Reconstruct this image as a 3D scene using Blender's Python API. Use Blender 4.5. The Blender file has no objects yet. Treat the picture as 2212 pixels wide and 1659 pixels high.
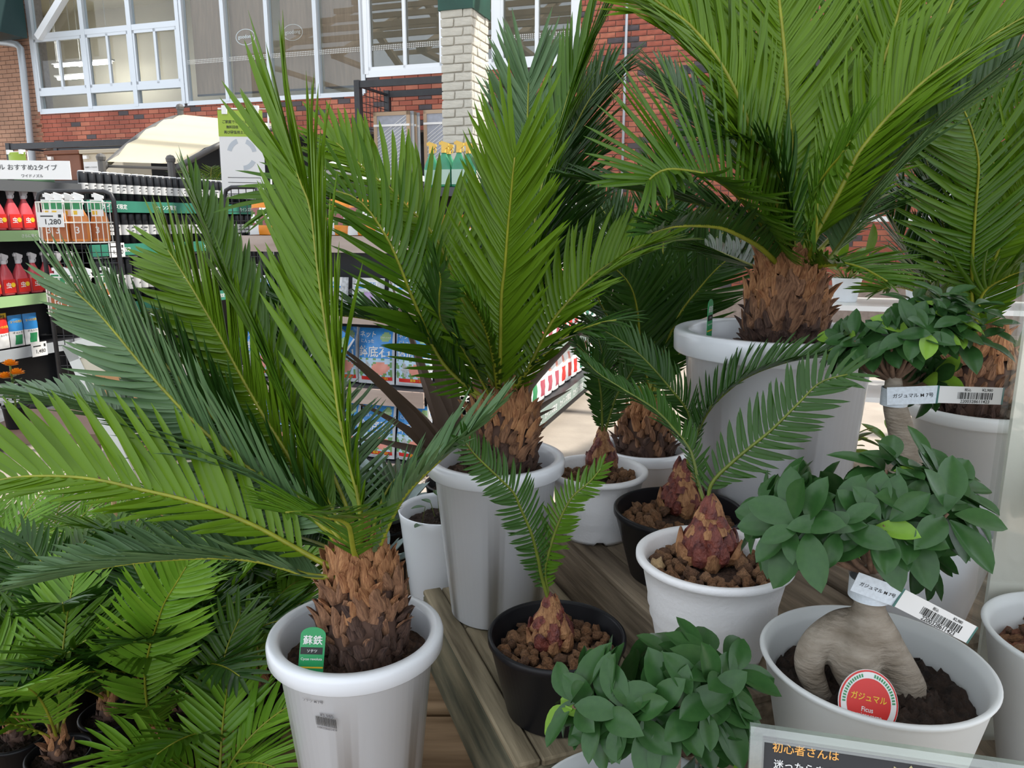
import bpy, bmesh, math, random
import numpy as np
from mathutils import Vector, Matrix, Euler, noise as mnoise
random.seed(7); rng = np.random.default_rng(7)
sc = bpy.context.scene
COL = sc.collection
# ------------------------------------------------------------------ camera
FPX, CX, CY, CAMZ, PITCH = 1650.0, 1106.0, 829.5, 1.45, math.radians(12)
cam_d = bpy.data.cameras.new('camera'); cam = bpy.data.objects.new('camera', cam_d); COL.objects.link(cam)
cam.location = (0, 0, CAMZ); cam.rotation_euler = (math.pi/2 - PITCH, 0, 0)
cam_d.sensor_width = 36.0; cam_d.lens = FPX/2212*36.0; cam_d.clip_start = .02; cam_d.clip_end = 200
sc.camera = cam
# ------------------------------------------------------------------ light
w = bpy.data.worlds.new('world'); sc.world = w; w.use_nodes = True
nt = w.node_tree; bg = nt.nodes['Background']
bg.inputs[0].default_value = (.83, .895, .975, 1)
bg.inputs[1].default_value = 1.1
sun_d = bpy.data.lights.new('sun_offscreen', 'SUN'); sun = bpy.data.objects.new('sun_offscreen', sun_d); COL.objects.link(sun)
sun_d.energy = 3.4; sun_d.angle = math.radians(1.0); sun_d.color = (1, .95, .86)
sun.rotation_euler = Vector((-.78, -.10, -.95)).to_track_quat('-Z', 'Y').to_euler()
sc.view_settings.view_transform = 'Standard'; sc.view_settings.look = 'None'
sc.view_settings.exposure = .76; sc.view_settings.gamma = 1.0; sc.view_settings.use_curve_mapping = False
# ------------------------------------------------------------------ projection helpers
SP, CP = math.sin(PITCH), math.cos(PITCH)
def ray(px, py):
    u, a = (px-CX)/FPX, (py-CY)/FPX
    return Vector((u, CP - a*SP, -SP - a*CP))
def P(px, py, Y): d = ray(px, py); return Vector((0, 0, CAMZ)) + d*(Y/d.y)
def PZ(px, py, z): d = ray(px, py); return Vector((0, 0, CAMZ)) + d*((z-CAMZ)/d.z)
def pxof(p):
    x, y, z = p[0], p[1], p[2]-CAMZ
    t = y*CP - z*SP; return CX + FPX*x/t, CY - FPX*(y*SP + z*CP)/t, t
# ------------------------------------------------------------------ materials
MATS = {}
def mat(name, col, rough=.6, var=0.0, scale=20.0, bump=0.0, bscale=None, metal=0.0, col2=None, spec=.5, emit=None, alpha=None, trans=0.0, coat=0.0, aniso=None):
    if name in MATS: return MATS[name]
    m = bpy.data.materials.new(name); m.use_nodes = True; t = m.node_tree; b = t.nodes['Principled BSDF']
    c4 = (*col, 1); b.inputs['Base Color'].default_value = c4; b.inputs['Roughness'].default_value = rough
    b.inputs['Metallic'].default_value = metal; b.inputs['Specular IOR Level'].default_value = spec; b.inputs['Coat Weight'].default_value = coat
    co = t.nodes.new('ShaderNodeTexCoord'); mp = t.nodes.new('ShaderNodeMapping'); t.links.new(co.outputs['Object'], mp.inputs[0])
    if aniso: mp.inputs['Scale'].default_value = aniso
    if var or col2:
        n = t.nodes.new('ShaderNodeTexNoise'); n.inputs['Scale'].default_value = scale; n.inputs['Detail'].default_value = 5
        t.links.new(mp.outputs[0], n.inputs['Vector'])
        r = t.nodes.new('ShaderNodeValToRGB'); r.color_ramp.elements[0].position = .3; r.color_ramp.elements[1].position = .7
        r.color_ramp.elements[0].color = (*(c*(1-var) for c in col), 1)
        r.color_ramp.elements[1].color = (*col2, 1) if col2 else (*(min(1, c*(1+var)) for c in col), 1)
        t.links.new(n.outputs['Fac'], r.inputs[0]); t.links.new(r.outputs[0], b.inputs['Base Color'])
    if bump:
        n2 = t.nodes.new('ShaderNodeTexNoise'); n2.inputs['Scale'].default_value = bscale or scale; n2.inputs['Detail'].default_value = 6
        t.links.new(mp.outputs[0], n2.inputs['Vector'])
        bp = t.nodes.new('ShaderNodeBump'); bp.inputs['Strength'].default_value = bump; bp.inputs['Distance'].default_value = .01
        t.links.new(n2.outputs['Fac'], bp.inputs['Height']); t.links.new(bp.outputs[0], b.inputs['Normal'])
    if emit: b.inputs['Emission Color'].default_value = (*emit[0], 1); b.inputs['Emission Strength'].default_value = emit[1]
    if trans: b.inputs['Transmission Weight'].default_value = trans
    if alpha is not None: b.inputs['Alpha'].default_value = alpha
    MATS[name] = m; return m
def leafmat(name, c1, c2, rough=.38, tr=.3, spec=.32):
    m = bpy.data.materials.new(name); m.use_nodes = True; t = m.node_tree; b = t.nodes['Principled BSDF']; out = t.nodes['Material Output']
    b.inputs['Roughness'].default_value = rough; b.inputs['Specular IOR Level'].default_value = spec
    g = t.nodes.new('ShaderNodeNewGeometry'); r = t.nodes.new('ShaderNodeValToRGB')
    n = t.nodes.new('ShaderNodeTexNoise'); n.inputs['Scale'].default_value = 9; n.inputs['Detail'].default_value = 3
    co = t.nodes.new('ShaderNodeTexCoord'); t.links.new(co.outputs['Object'], n.inputs['Vector'])
    a = t.nodes.new('ShaderNodeMath'); a.operation = 'ADD'; s = t.nodes.new('ShaderNodeMath'); s.operation = 'MULTIPLY'; s.inputs[1].default_value = .5
    t.links.new(g.outputs['Random Per Island'], a.inputs[0]); t.links.new(n.outputs['Fac'], a.inputs[1]); t.links.new(a.outputs[0], s.inputs[0]); t.links.new(s.outputs[0], r.inputs[0])
    r.color_ramp.elements[0].position = .15; r.color_ramp.elements[1].position = .85
    r.color_ramp.elements[0].color = (*c1, 1); r.color_ramp.elements[1].color = (*c2, 1); t.links.new(r.outputs[0], b.inputs['Base Color'])
    if tr:
        tl = t.nodes.new('ShaderNodeBsdfTranslucent'); mx = t.nodes.new('ShaderNodeMixShader'); mx.inputs[0].default_value = tr
        br = t.nodes.new('ShaderNodeMixRGB'); br.blend_type = 'MULTIPLY'; br.inputs[0].default_value = 1; br.inputs[2].default_value = (1.0, 1.0, .5, 1)
        t.links.new(r.outputs[0], br.inputs[1]); t.links.new(br.outputs[0], tl.inputs[0])
        t.links.new(b.outputs[0], mx.inputs[1]); t.links.new(tl.outputs[0], mx.inputs[2]); t.links.new(mx.outputs[0], out.inputs[0])
    MATS[name] = m; return m
def glassmat(name, tint=(1, 1, 1), refl=.12, rough=0.0):
    m = bpy.data.materials.new(name); m.use_nodes = True; t = m.node_tree; out = t.nodes['Material Output']
    t.nodes.remove(t.nodes['Principled BSDF'])
    a = t.nodes.new('ShaderNodeBsdfTransparent'); a.inputs[0].default_value = (*tint, 1); g = t.nodes.new('ShaderNodeBsdfGlossy'); g.inputs['Roughness'].default_value = rough
    mx = t.nodes.new('ShaderNodeMixShader'); mx.inputs[0].default_value = refl
    t.links.new(a.outputs[0], mx.inputs[1]); t.links.new(g.outputs[0], mx.inputs[2]); t.links.new(mx.outputs[0], out.inputs[0])
    MATS[name] = m; return m
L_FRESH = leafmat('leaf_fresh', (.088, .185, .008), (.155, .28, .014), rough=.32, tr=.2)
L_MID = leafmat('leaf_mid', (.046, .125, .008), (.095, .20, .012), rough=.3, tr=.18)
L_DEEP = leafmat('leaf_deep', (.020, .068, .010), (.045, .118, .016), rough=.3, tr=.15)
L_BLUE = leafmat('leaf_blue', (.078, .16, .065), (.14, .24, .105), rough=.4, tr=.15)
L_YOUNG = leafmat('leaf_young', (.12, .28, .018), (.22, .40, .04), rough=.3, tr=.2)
L_FIC = leafmat('leaf_ficus', (.013, .056, .014), (.042, .115, .028), rough=.3, tr=.08, spec=.38)
L_FICN = leafmat('leaf_ficus_new', (.18, .36, .04), (.25, .45, .06), rough=.3, tr=.25)
L_STRAP = leafmat('leaf_bronze', (.06, .04, .03), (.13, .09, .07), rough=.4, tr=.1)
L_AGAVE = leafmat('leaf_agave', (.20, .27, .26), (.32, .38, .37), rough=.5, tr=.05)
RACH = mat('rachis', (.26, .28, .02), .45, .25, 30); RACH_D = mat('rachis_dark', (.13, .17, .02), .45, .25, 30)
WHITE = mat('white_pot', (.82, .845, .89), .22, .02, 4, coat=.1)
WHITE_R = mat('white_pot_rough', (.84, .84, .85), .5, .02, 8, bump=.12, bscale=180)
GREYW = mat('pale_grey_pot', (.68, .70, .695), .42, .04, 6)
BLACKP = mat('black_plastic', (.010, .010, .012), .35, .2, 8, spec=.25)
SOIL = mat('soil', (.03, .017, .011), .95, .6, 60, bump=1.0, bscale=120)
SOIL_B = mat('soil_bark', (.10, .055, .035), .95, .6, 90, bump=1.0, bscale=160)
STONE = [mat('pumice_a', (.30, .145, .065), .95, .4, 2.5, bump=.9, bscale=6), mat('pumice_b', (.36, .19, .095), .95, .35, 2.5, bump=.9, bscale=6), mat('pumice_c', (.19, .095, .05), .95, .4, 2.5, bump=.9, bscale=6), mat('pumice_d', (.55, .38, .20), .9, .2, 2.5, bump=.7, bscale=6)]
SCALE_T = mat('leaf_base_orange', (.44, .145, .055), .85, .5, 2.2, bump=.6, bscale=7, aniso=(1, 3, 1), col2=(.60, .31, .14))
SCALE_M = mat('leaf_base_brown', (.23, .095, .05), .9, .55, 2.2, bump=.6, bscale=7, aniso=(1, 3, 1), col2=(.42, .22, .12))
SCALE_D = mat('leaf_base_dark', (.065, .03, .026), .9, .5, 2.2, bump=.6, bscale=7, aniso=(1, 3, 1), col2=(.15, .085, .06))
SCALE_R = mat('bulb_scale_red', (.16, .03, .03), .6, .4, 1.6, bump=.6, bscale=6, aniso=(1, 2, 1), col2=(.48, .22, .09))
BARK = mat('ficus_bark', (.27, .215, .155), .8, .3, 25, bump=.5, bscale=90, aniso=(1, 1, 3), col2=(.36, .31, .25))
BARK_D = mat('ficus_branch', (.16, .095, .06), .85, .4, 60, bump=.5)
WOOD_G = mat('weathered_green_wood', (.085, .10, .072), .8, .5, 45, bump=.5, aniso=(1, .08, .5), col2=(.25, .215, .14), spec=.2)
WOOD_T = mat('weathered_plank_top', (.19, .155, .095), .8, .5, 45, bump=.5, aniso=(1, .08, 1), col2=(.36, .30, .20), spec=.2)
WOOD_D = mat('weathered_plank_grey', (.15, .11, .075), .8, .5, 45, bump=.5, aniso=(1, .08, 1), col2=(.33, .26, .185), spec=.2)
WOOD_B = mat('plank_brown', (.22, .13, .065), .75, .4, 40, bump=.4, aniso=(.08, 1, 1), col2=(.36, .24, .14), spec=.2)
CONC = mat('concrete', (.40, .345, .29), .85, .14, 3, bump=.15, bscale=40)
WHITEP = mat('white_paper', (.76, .76, .75), .6); WHITEPL = mat('white_plastic', (.85, .85, .84), .35); WHITEWIRE = mat('white_wire', (.80, .78, .72), .4)
BLKM = mat('black_metal', (.025, .026, .03), .45, .2, 10); DGREY = mat('dark_grey', (.08, .085, .09), .6); GREYM = mat('grey_metal', (.42, .45, .48), .4, metal=.3)
ALU = mat('aluminium', (.62, .66, .70), .35, metal=.25); WHITEF = mat('white_frame', (.82, .85, .88), .35)
INK = mat('ink_black', (.02, .02, .02), .6); RED = mat('print_red', (.62, .025, .02), .4); GRN = mat('print_green', (.03, .27, .10), .4); YEL = mat('print_yellow', (.80, .52, .03), .4)
ORG = mat('print_orange', (.78, .26, .02), .4); BLU = mat('print_blue', (.03, .25, .62), .4); LGRN = mat('print_light_green', (.30, .47, .22), .5); PINK = mat('print_pink', (.72, .30, .24), .4)
TEAL = mat('strip_teal', (.035, .20, .135), .45, .25, 3); CREAM = mat('cream', (.74, .66, .50), .7, .08, 3); BROWN = mat('box_brown', (.20, .075, .04), .6, .1, 4); BEIGE = mat('beige', (.55, .49, .38), .6)
LIME = mat('lime_sign', (.33, .47, .04), .5); PINKD = mat('print_wine', (.45, .08, .12), .45)
GLASS2 = glassmat('window_glass_clear', (.93, .96, .97), .045); GLASS = glassmat('window_glass', (.93, .96, .97), .10); ACRYL = glassmat('acrylic', (.95, .96, .95), .06, .05); CLEAR = glassmat('clear_film', (.97, .97, .97), .18, .12)
# ------------------------------------------------------------------ object helpers
W = {}
def reg(o, parent, M):
    COL.objects.link(o)
    if parent is not None:
        o.parent = parent; o.matrix_parent_inverse = W[parent.name].inverted()
    o.matrix_basis = M; W[o.name] = M.copy(); return o
def obj(name, me, m=None, parent=None, M=None):
    o = bpy.data.objects.new(name, me)
    if m is not None and len(me.materials) == 0: me.materials.append(m)
    return reg(o, parent, M if M is not None else Matrix())
def tag(o, label, cat, group=None, kind=None):
    if label: o['label'] = label
    if cat: o['category'] = cat
    if group: o['group'] = group
    if kind: o['kind'] = kind
    return o
def thing(name, label, cat, loc=(0, 0, 0), rz=0.0, group=None, M=None):
    o = bpy.data.objects.new(name, None); o.empty_display_size = .05
    M = M if M is not None else Matrix.Translation(Vector(loc)) @ Matrix.Rotation(rz, 4, 'Z')
    reg(o, None, M); return tag(o, label, cat, group)
def struct(o): o['kind'] = 'structure'; return o
KIDS = {}
def dup(root, M, label=None, group=None):
    r = root.copy(); COL.objects.link(r); r.matrix_basis = M; W[r.name] = M.copy()
    D = M @ W[root.name].inverted()
    if label: r['label'] = label
    if group: r['group'] = group
    for ch in root.children:
        c = ch.copy(); COL.objects.link(c); c.parent = r; c.matrix_parent_inverse = W[root.name].inverted(); c.matrix_basis = W[ch.name]; W[c.name] = D @ W[ch.name]
        for g in ch.children:
            d = g.copy(); COL.objects.link(d); d.parent = c; d.matrix_parent_inverse = W[ch.name].inverted(); d.matrix_basis = W[g.name]
    return r
class MB:
    def __init__(s): s.v = []; s.f = []; s.mi = []; s.smooth = False
    def add(s, vs, fs, mi=0):
        n = len(s.v); s.v += [tuple(v) for v in vs]; s.f += [tuple(i+n for i in f) for f in fs]; s.mi += [mi]*len(fs); return s
    def box(s, c, d, M=None, mi=0):
        x, y, z = d[0]/2, d[1]/2, d[2]/2
        vs = [Vector((c[0]+i*x, c[1]+j*y, c[2]+k*z)) for i in (-1, 1) for j in (-1, 1) for k in (-1, 1)]
        if M is not None: vs = [M @ v for v in vs]
        return s.add(vs, [(0, 1, 3, 2), (4, 6, 7, 5), (0, 4, 5, 1), (2, 3, 7, 6), (0, 2, 6, 4), (1, 5, 7, 3)], mi)
    def b2(s, lo, hi, mi=0): return s.box([(a+b)/2 for a, b in zip(lo, hi)], [abs(b-a) for a, b in zip(lo, hi)], mi=mi)
    def bar(s, a, b, w, h=None, mi=0):
        a = Vector(a); b = Vector(b); d = b-a; q = d.to_track_quat('Z', 'X').to_matrix().to_4x4()
        return s.box((0, 0, d.length/2), (w, h or w, d.length), Matrix.Translation(a) @ q, mi)
    def tube(s, pts, r, n=6, mi=0, cap=True):
        pts = [Vector(p) for p in pts]; k = len(pts); rs = r if hasattr(r, '__len__') else [r]*k
        vs = []; prev = None
        for i, p in enumerate(pts):
            t = (pts[min(i+1, k-1)] - pts[max(i-1, 0)]).normalized()
            if prev is None: prev = t.orthogonal().normalized()
            u = (prev - t*prev.dot(t)); u = u.normalized() if u.length > 1e-6 else t.orthogonal().normalized(); prev = u; v = t.cross(u)
            vs += [p + (u*math.cos(2*math.pi*j/n) + v*math.sin(2*math.pi*j/n))*rs[i] for j in range(n)]
        fs = [(i*n+j, i*n+(j+1) % n, (i+1)*n+(j+1) % n, (i+1)*n+j) for i in range(k-1) for j in range(n)]
        if cap: fs += [tuple(range(n-1, -1, -1)), tuple(range((k-1)*n, k*n))]
        return s.add(vs, fs, mi)
    def lathe(s, prof, n=48, M=None, mi=0):
        vs = []; fs = []; k = len(prof)
        for r, z in prof: vs += [Vector((r*math.cos(2*math.pi*j/n), r*math.sin(2*math.pi*j/n), z)) for j in range(n)]
        if M is not None: vs = [M @ v for v in vs]
        fs = [(i*n+j, i*n+(j+1) % n, (i+1)*n+(j+1) % n, (i+1)*n+j) for i in range(k-1) for j in range(n)]
        return s.add(vs, fs, mi)
    def quad(s, a, b, c, d, mi=0): return s.add([a, b, c, d], [(0, 1, 2, 3)], mi)
    def me(s, name, mats=None, smooth=False):
        m = bpy.data.meshes.new(name); m.from_pydata(s.v, [], s.f)
        for x in (mats or []): m.materials.append(x)
        if any(s.mi): m.polygons.foreach_set('material_index', s.mi)
        if smooth: m.polygons.foreach_set('use_smooth', [True]*len(s.f))
        m.update(); return m
    def build(s, name, m, parent=None, M=None, smooth=False):
        return obj(name, s.me(name, m if isinstance(m, (list, tuple)) else [m], smooth), None, parent, M)
def bevbox(lo, hi, bev=.004, seg=2):
    bm = bmesh.new(); bmesh.ops.create_cube(bm, size=1)
    for v in bm.verts: v.co = Vector([(a+b)/2 + c*abs(b-a) for a, b, c in zip(lo, hi, v.co)])
    bmesh.ops.bevel(bm, geom=list(bm.edges), offset=bev, segments=seg, affect='EDGES', profile=.5)
    me = bpy.data.meshes.new('b'); bm.to_mesh(me); bm.free(); return me
def npmesh(name, V, F, m, smooth=True):
    me = bpy.data.meshes.new(name); nv, nf, k = len(V), len(F), F.shape[1]
    me.vertices.add(nv); me.vertices.foreach_set('co', V.astype(np.float32).ravel())
    me.loops.add(nf*k); me.loops.foreach_set('vertex_index', F.astype(np.int32).ravel())
    me.polygons.add(nf); me.polygons.foreach_set('loop_start', np.arange(0, nf*k, k, dtype=np.int32))
    me.polygons.foreach_set('use_smooth', np.full(nf, smooth)); me.update(calc_edges=True); me.materials.append(m); return me
# ------------------------------------------------------------------ lettering
TXT = {}
def text_mesh(s):
    if s in TXT: return TXT[s]
    c = bpy.data.curves.new('t', 'FONT'); c.body = s; c.align_x = 'CENTER'; c.align_y = 'CENTER'; c.size = 1.0; c.resolution_u = 3; c.offset = .012
    o = bpy.data.objects.new('t', c); COL.objects.link(o); dg = bpy.context.evaluated_depsgraph_get()
    me = bpy.data.meshes.new_from_object(o.evaluated_get(dg)); bpy.data.objects.remove(o); bpy.data.curves.remove(c)
    xs = [v.co.x for v in me.vertices] or [0, 1]; ys = [v.co.y for v in me.vertices] or [0, 1]
    cx, cy = (min(xs)+max(xs))/2, (min(ys)+max(ys))/2
    for v in me.vertices: v.co.x -= cx; v.co.y -= cy
    TXT[s] = (me, max(xs)-min(xs), max(ys)-min(ys)); return TXT[s]
ALLTEXT = ['蘇鉄', 'ソテツ', 'Cycas revoluta', 'ガジュマル', 'ガジュマル M 7号', 'Ficus', 'microcarpa', '税込', '¥2,980', '2200328611423', '¥3,980', 'ソテツ M 7号', '2200328605408', '初心者さんは', '迷ったらまずこれ!!', '他の観葉植物に比べ', 'カインズ限定', '鉢底石', 'ネット', 'に入った', 'くり返し使える', '簡単・便利!', 'かるい鉢底石', '1,280', '1,580', '1,480', '298', '3', '虫', '病', 'オルトラン', '1.6kg', '2つの効果', 'さらに安く', 'で選ぶ散水ノズル おすすめ2タイプ', 'ワイドノズル', 'ご家庭で不用になった土を', '無料回収・リサイクル', '再び園芸用土として販売', 'goodong', '豆知識!', '株元から地際に自生し', '時代を生きてきた植物', '多肉植物ともいわれています', '殺虫', '効果的な使い方', 'DCMブランド', '土壌改良', '収納庫ボックスになる']
ALLTEXT.remove('DCMブランド'); ALLTEXT.remove('土壌改良'); ALLTEXT.remove('効果的な使い方'); ALLTEXT.remove('殺虫')
for _s in ALLTEXT: text_mesh(_s)
def lettering(parent, s, m, M, w=None, h=None, name='lettering', warp=None):
    """flat lettering; M maps the local XY plane (x right, y up, z out of the face) to the world; centred"""
    me, tw, th = text_mesh(s); k = (w/tw) if w else (h/th)
    if w and h: S = Matrix.Diagonal((w/tw, h/th, 1, 1))
    else: S = Matrix.Diagonal((k, k, 1, 1))
    me2 = me.copy(); me2.materials.clear(); me2.materials.append(m)
    if warp:
        for v in me2.vertices: v.co = warp(S @ v.co)
        return obj(name, me2, None, parent, M)
    return obj(name, me2, None, parent, M @ S)
def face(o, right, up, off=0.0):
    r = Vector(right).normalized(); n = r.cross(Vector(up)).normalized(); u = n.cross(r)
    M = Matrix((r, u, n)).transposed().to_4x4(); M.translation = Vector(o) + n*off; return M
# ------------------------------------------------------------------ plant builders
def catmull(pts, n=60):
    p = [Vector(q) for q in pts]; p = [p[0]*2-p[1]] + p + [p[-1]*2-p[-2]]; out = []
    for i in range(1, len(p)-2):
        for k in range(16):
            t = k/16; a, b, c, d = p[i-1], p[i], p[i+1], p[i+2]
            out.append(.5*((2*b) + (c-a)*t + (2*a-5*b+4*c-d)*t*t + (3*b-a-3*c+d)*t**3))
    out.append(p[-2]); A = np.array([list(v) for v in out]); s = np.r_[0, np.cumsum(np.linalg.norm(np.diff(A, axis=0), axis=1))]
    q = np.linspace(0, s[-1], n); return np.c_[[np.interp(q, s, A[:, k]) for k in range(3)]].T, s[-1]
def nrm(a): return a/np.maximum(np.linalg.norm(a, axis=-1, keepdims=True), 1e-9)
ST = np.array([0, .06, .3, .62, .86, 1.0]); WP = np.array([.35, .8, 1.0, .92, .6, .04])
def frond(parent, pts, L, m=None, N=(0, -.5, .8), pitch=.0074, wid=.0094, phi=(62, 34), keel=28, s0=.14, split=0, curl=.12, droop=.10, rad=.0042, rm=None, tipL=.55, jit=1.0, asym=(1, 1), taper=.4, nobase=False):
    m = m or L_MID; n = 90; A, ln = catmull(pts, n); T = nrm(np.gradient(A, axis=0)); h = np.array(N, float)
    if h.ndim == 1: h = np.repeat(h[None], n, 0)
    else: f = np.linspace(0, 1, n)[:, None]; h = h[0]*(1-f) + h[1]*f
    Nn = nrm(h - (h*T).sum(1, keepdims=True)*T); S = np.cross(T, Nn)
    q = np.linspace(0, 1, n)
    fr = bpy.data.objects.new('frond', None)
    rb = MB(); rb.tube([Vector(a) for a in A[::3]], [rad*(1-.78*x) + .0004 for x in q[::3]], 6)
    fr = rb.build('frond', rm or RACH, parent, smooth=True)
    k = max(6, int(ln*(1-s0)/pitch)); pairs = []
    for side in (-1, 1):
        s = s0 + (1-s0)*(np.arange(k)+.5*(side > 0))/k; s = np.clip(s, 0, .998)
        I = lambda B: np.c_[[np.interp(s, q, B[:, c]) for c in range(3)]].T
        p, t, nn, ss = I(A), nrm(I(T)), nrm(I(Nn)), nrm(I(S))
        x = (s-s0)/(1-s0)
        env = np.where(x < .4, (taper + (1-taper)*np.sin(np.clip(x/.4, 0, 1)*math.pi/2)), 1-(1-tipL)*((x-.4)/.6)**1.8)
        ll = L*env*(1+.05*jit*rng.standard_normal(k))*(asym[0] if side < 0 else asym[1])
        ph = np.radians(phi[0]+(phi[1]-phi[0])*x**1.3 + 2.5*jit*rng.standard_normal(k)) * np.where(x > .9, 1-.5*(x-.9)/.1, 1)
        kp = np.radians(keel + 4*jit*rng.standard_normal(k))
        out = ss*side*np.cos(kp)[:, None] + nn*np.sin(kp)[:, None]
        d = nrm(t*np.cos(ph)[:, None] + out*np.sin(ph)[:, None])
        wv = nrm(t - (t*d).sum(1, keepdims=True)*d); ln_ = np.cross(d, wv)*side
        ww = wid*.5*np.clip(.55+.45*env, 0, 1)*(1+.08*rng.standard_normal(k))
        cu = curl*(1+.5*rng.standard_normal(k)); dr = droop*(1+.5*jit*rng.standard_normal(k))
        c = p[:, None, :] + d[:, None, :]*(ll[:, None]*ST)[:, :, None] + t[:, None, :]*((ll*cu)[:, None]*ST**2)[:, :, None] - nn[:, None, :]*((ll*dr)[:, None]*ST**2)[:, :, None]
        e = wv[:, None, :]*(ww[:, None]*WP)[:, :, None]; fo = ln_[:, None, :]*(ww[:, None]*WP*.6)[:, :, None]
        V = np.stack([c-e, c-fo, c+e], 2)     # k,6,3,3
        pairs.append(V)
    V = np.concatenate(pairs); nl = len(V)
    base = np.array([[i*3+j, i*3+j+1, (i+1)*3+j+1, (i+1)*3+j] for i in range(5) for j in range(2)])
    if split:
        for v in V: obj('leaflet', npmesh('leaflet', v.reshape(-1, 3), base, m), None, fr)
    else:
        F = (base[None] + (np.arange(nl)*18)[:, None, None]).reshape(-1, 4)
        o = obj('leaflets', npmesh('leaflets', V.reshape(-1, 3), F, m), None, fr); o['kind'] = 'stuff'
    return fr
def trace(pix, y0, y1, pw=1.3):
    n = len(pix); c = [0.0]
    for a, b in zip(pix, pix[1:]): c.append(c[-1]+math.hypot(a[0]-b[0], a[1]-b[1]))
    return [P(x, y, y0+(y1-y0)*(s/c[-1])**pw) for (x, y), s in zip(pix, c)]
def arch(base, az, el, ln, bend, n=7):
    """a frond's path: starts at elevation el, bends over by bend radians"""
    p = Vector(base); out = [p.copy()]; e = el
    for i in range(n):
        d = Vector((math.cos(az)*math.cos(e), math.sin(az)*math.cos(e), math.sin(e))); p = p + d*ln/n; out.append(p.copy()); e -= bend/n
    return out
def lathe_pot(parent, c, prof, m, n=64, notch=False, name='pot', M=None):
    b = MB(); b.lathe(prof, n)
    if notch:
        zmin = min(z for r, z in prof); vs = []
        for i, (x, y, z) in enumerate(b.v):
            a = math.degrees(math.atan2(y, x)) % 60
            vs.append((x, y, z+.014*notch if z < zmin+.002 and 24 < a < 38 else z))
        b.v = vs
    return b.build(name, m, parent, Matrix.Translation(Vector(c)), smooth=True)
def prof_lip(R, rb, h, lip=.028, t=.012):
    """tapered pot with an overhanging rim band; R is the rim's outer radius"""
    ri = R-t
    return [(.001, .012), (rb*.94, .012), (rb*.96, 0), (rb, .002), (ri-.004, h-lip-.004), (R-.004, h-lip), (R-.001, h-lip+.003), (R, h-.008), (R-.002, h-.002), (R-.006, h), (ri-.004, h-.001), (ri-.008, h-.006), (ri-.012, h-.035), (rb*.93, .02), (.001, .02)]
def prof_thin(R, rb, h, t=.006, rim=.008):
    return [(.001, .008), (rb*.95, .008), (rb*.97, 0), (rb, .002), (R-.003, h-rim), (R, h-rim*.8), (R, h-.002), (R-.002, h), (R-t, h), (R-t-.002, h-.004), (rb*.93, .014), (.001, .014)]
def soil_disc(parent, c, r, m, amp=.006, dome=.01, name='soil'):
    b = MB(); vs = [Vector((0, 0, dome))]; fs = []; nr, ns = 24, 84
    for i in range(1, nr+1):
        q = i/nr
        for j in range(ns):
            a = 2*math.pi*j/ns; x, y = r*q*math.cos(a), r*q*math.sin(a)
            vs.append(Vector((x, y, dome*(1-q*q) + (amp*mnoise.noise(Vector((x*70, y*70, c[0]*9))) + amp*.6*random.uniform(-1, 1) if i < nr else -.004))))
    fs = [(0, 1+j, 1+(j+1) % ns) for j in range(ns)] + [(1+i*ns+j, 1+(i+1)*ns+j, 1+(i+1)*ns+(j+1) % ns, 1+i*ns+(j+1) % ns) for i in range(nr-1) for j in range(ns)]
    b.add(vs, fs); return b.build(name, m, parent, Matrix.Translation(Vector(c)), smooth=True)
def blob(seed, sub=2, amp=.25):
    bm = bmesh.new(); bmesh.ops.create_icosphere(bm, subdivisions=sub, radius=1); o = Vector((seed*7.3, seed*3.1, 1))
    for v in bm.verts: v.co *= 1 + amp*mnoise.noise(v.co*1.6+o) + amp*.5*mnoise.noise(v.co*3.5+o)
    me = bpy.data.meshes.new('blob'); bm.to_mesh(me); bm.free(); me.polygons.foreach_set('use_smooth', [True]*len(me.polygons)); return me
STM = []
for _i in range(8):
    _m = blob(_i, 2, .55); _m.materials.append(STONE[[0, 1, 0, 2, 1, 0, 2, 3][_i]]); STM.append(_m)
def stones(parent, c, r, n=130, avoid=.03, size=.0095):
    pts = []; tries = 0
    while len(pts) < n and tries < 12000:
        tries += 1; a = random.uniform(0, 6.283); q = r*math.sqrt(random.random()); x, y = q*math.cos(a), q*math.sin(a)
        if math.hypot(x, y) < avoid: continue
        s = size*random.uniform(.65, 1.25)
        if all((x-u)**2+(y-v)**2 > ((s+k)*.84)**2 for u, v, k in pts): pts.append((x, y, s))
    for x, y, s in pts:
        k = random.choices(range(8), [4, 4, 4, 3, 4, 4, 3, .35])[0]
        M = Matrix.Translation(Vector(c)+Vector((x, y, random.uniform(-.001, .005)+.004*(1-(x*x+y*y)/r/r)))) @ Euler((random.uniform(0, 6), random.uniform(0, 6), random.uniform(0, 6))).to_matrix().to_4x4() @ Matrix.Diagonal((s*random.uniform(.8, 1.25), s, s*random.uniform(.7, 1), 1))
        obj('pumice_stone', STM[k], None, parent, M)
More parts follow.
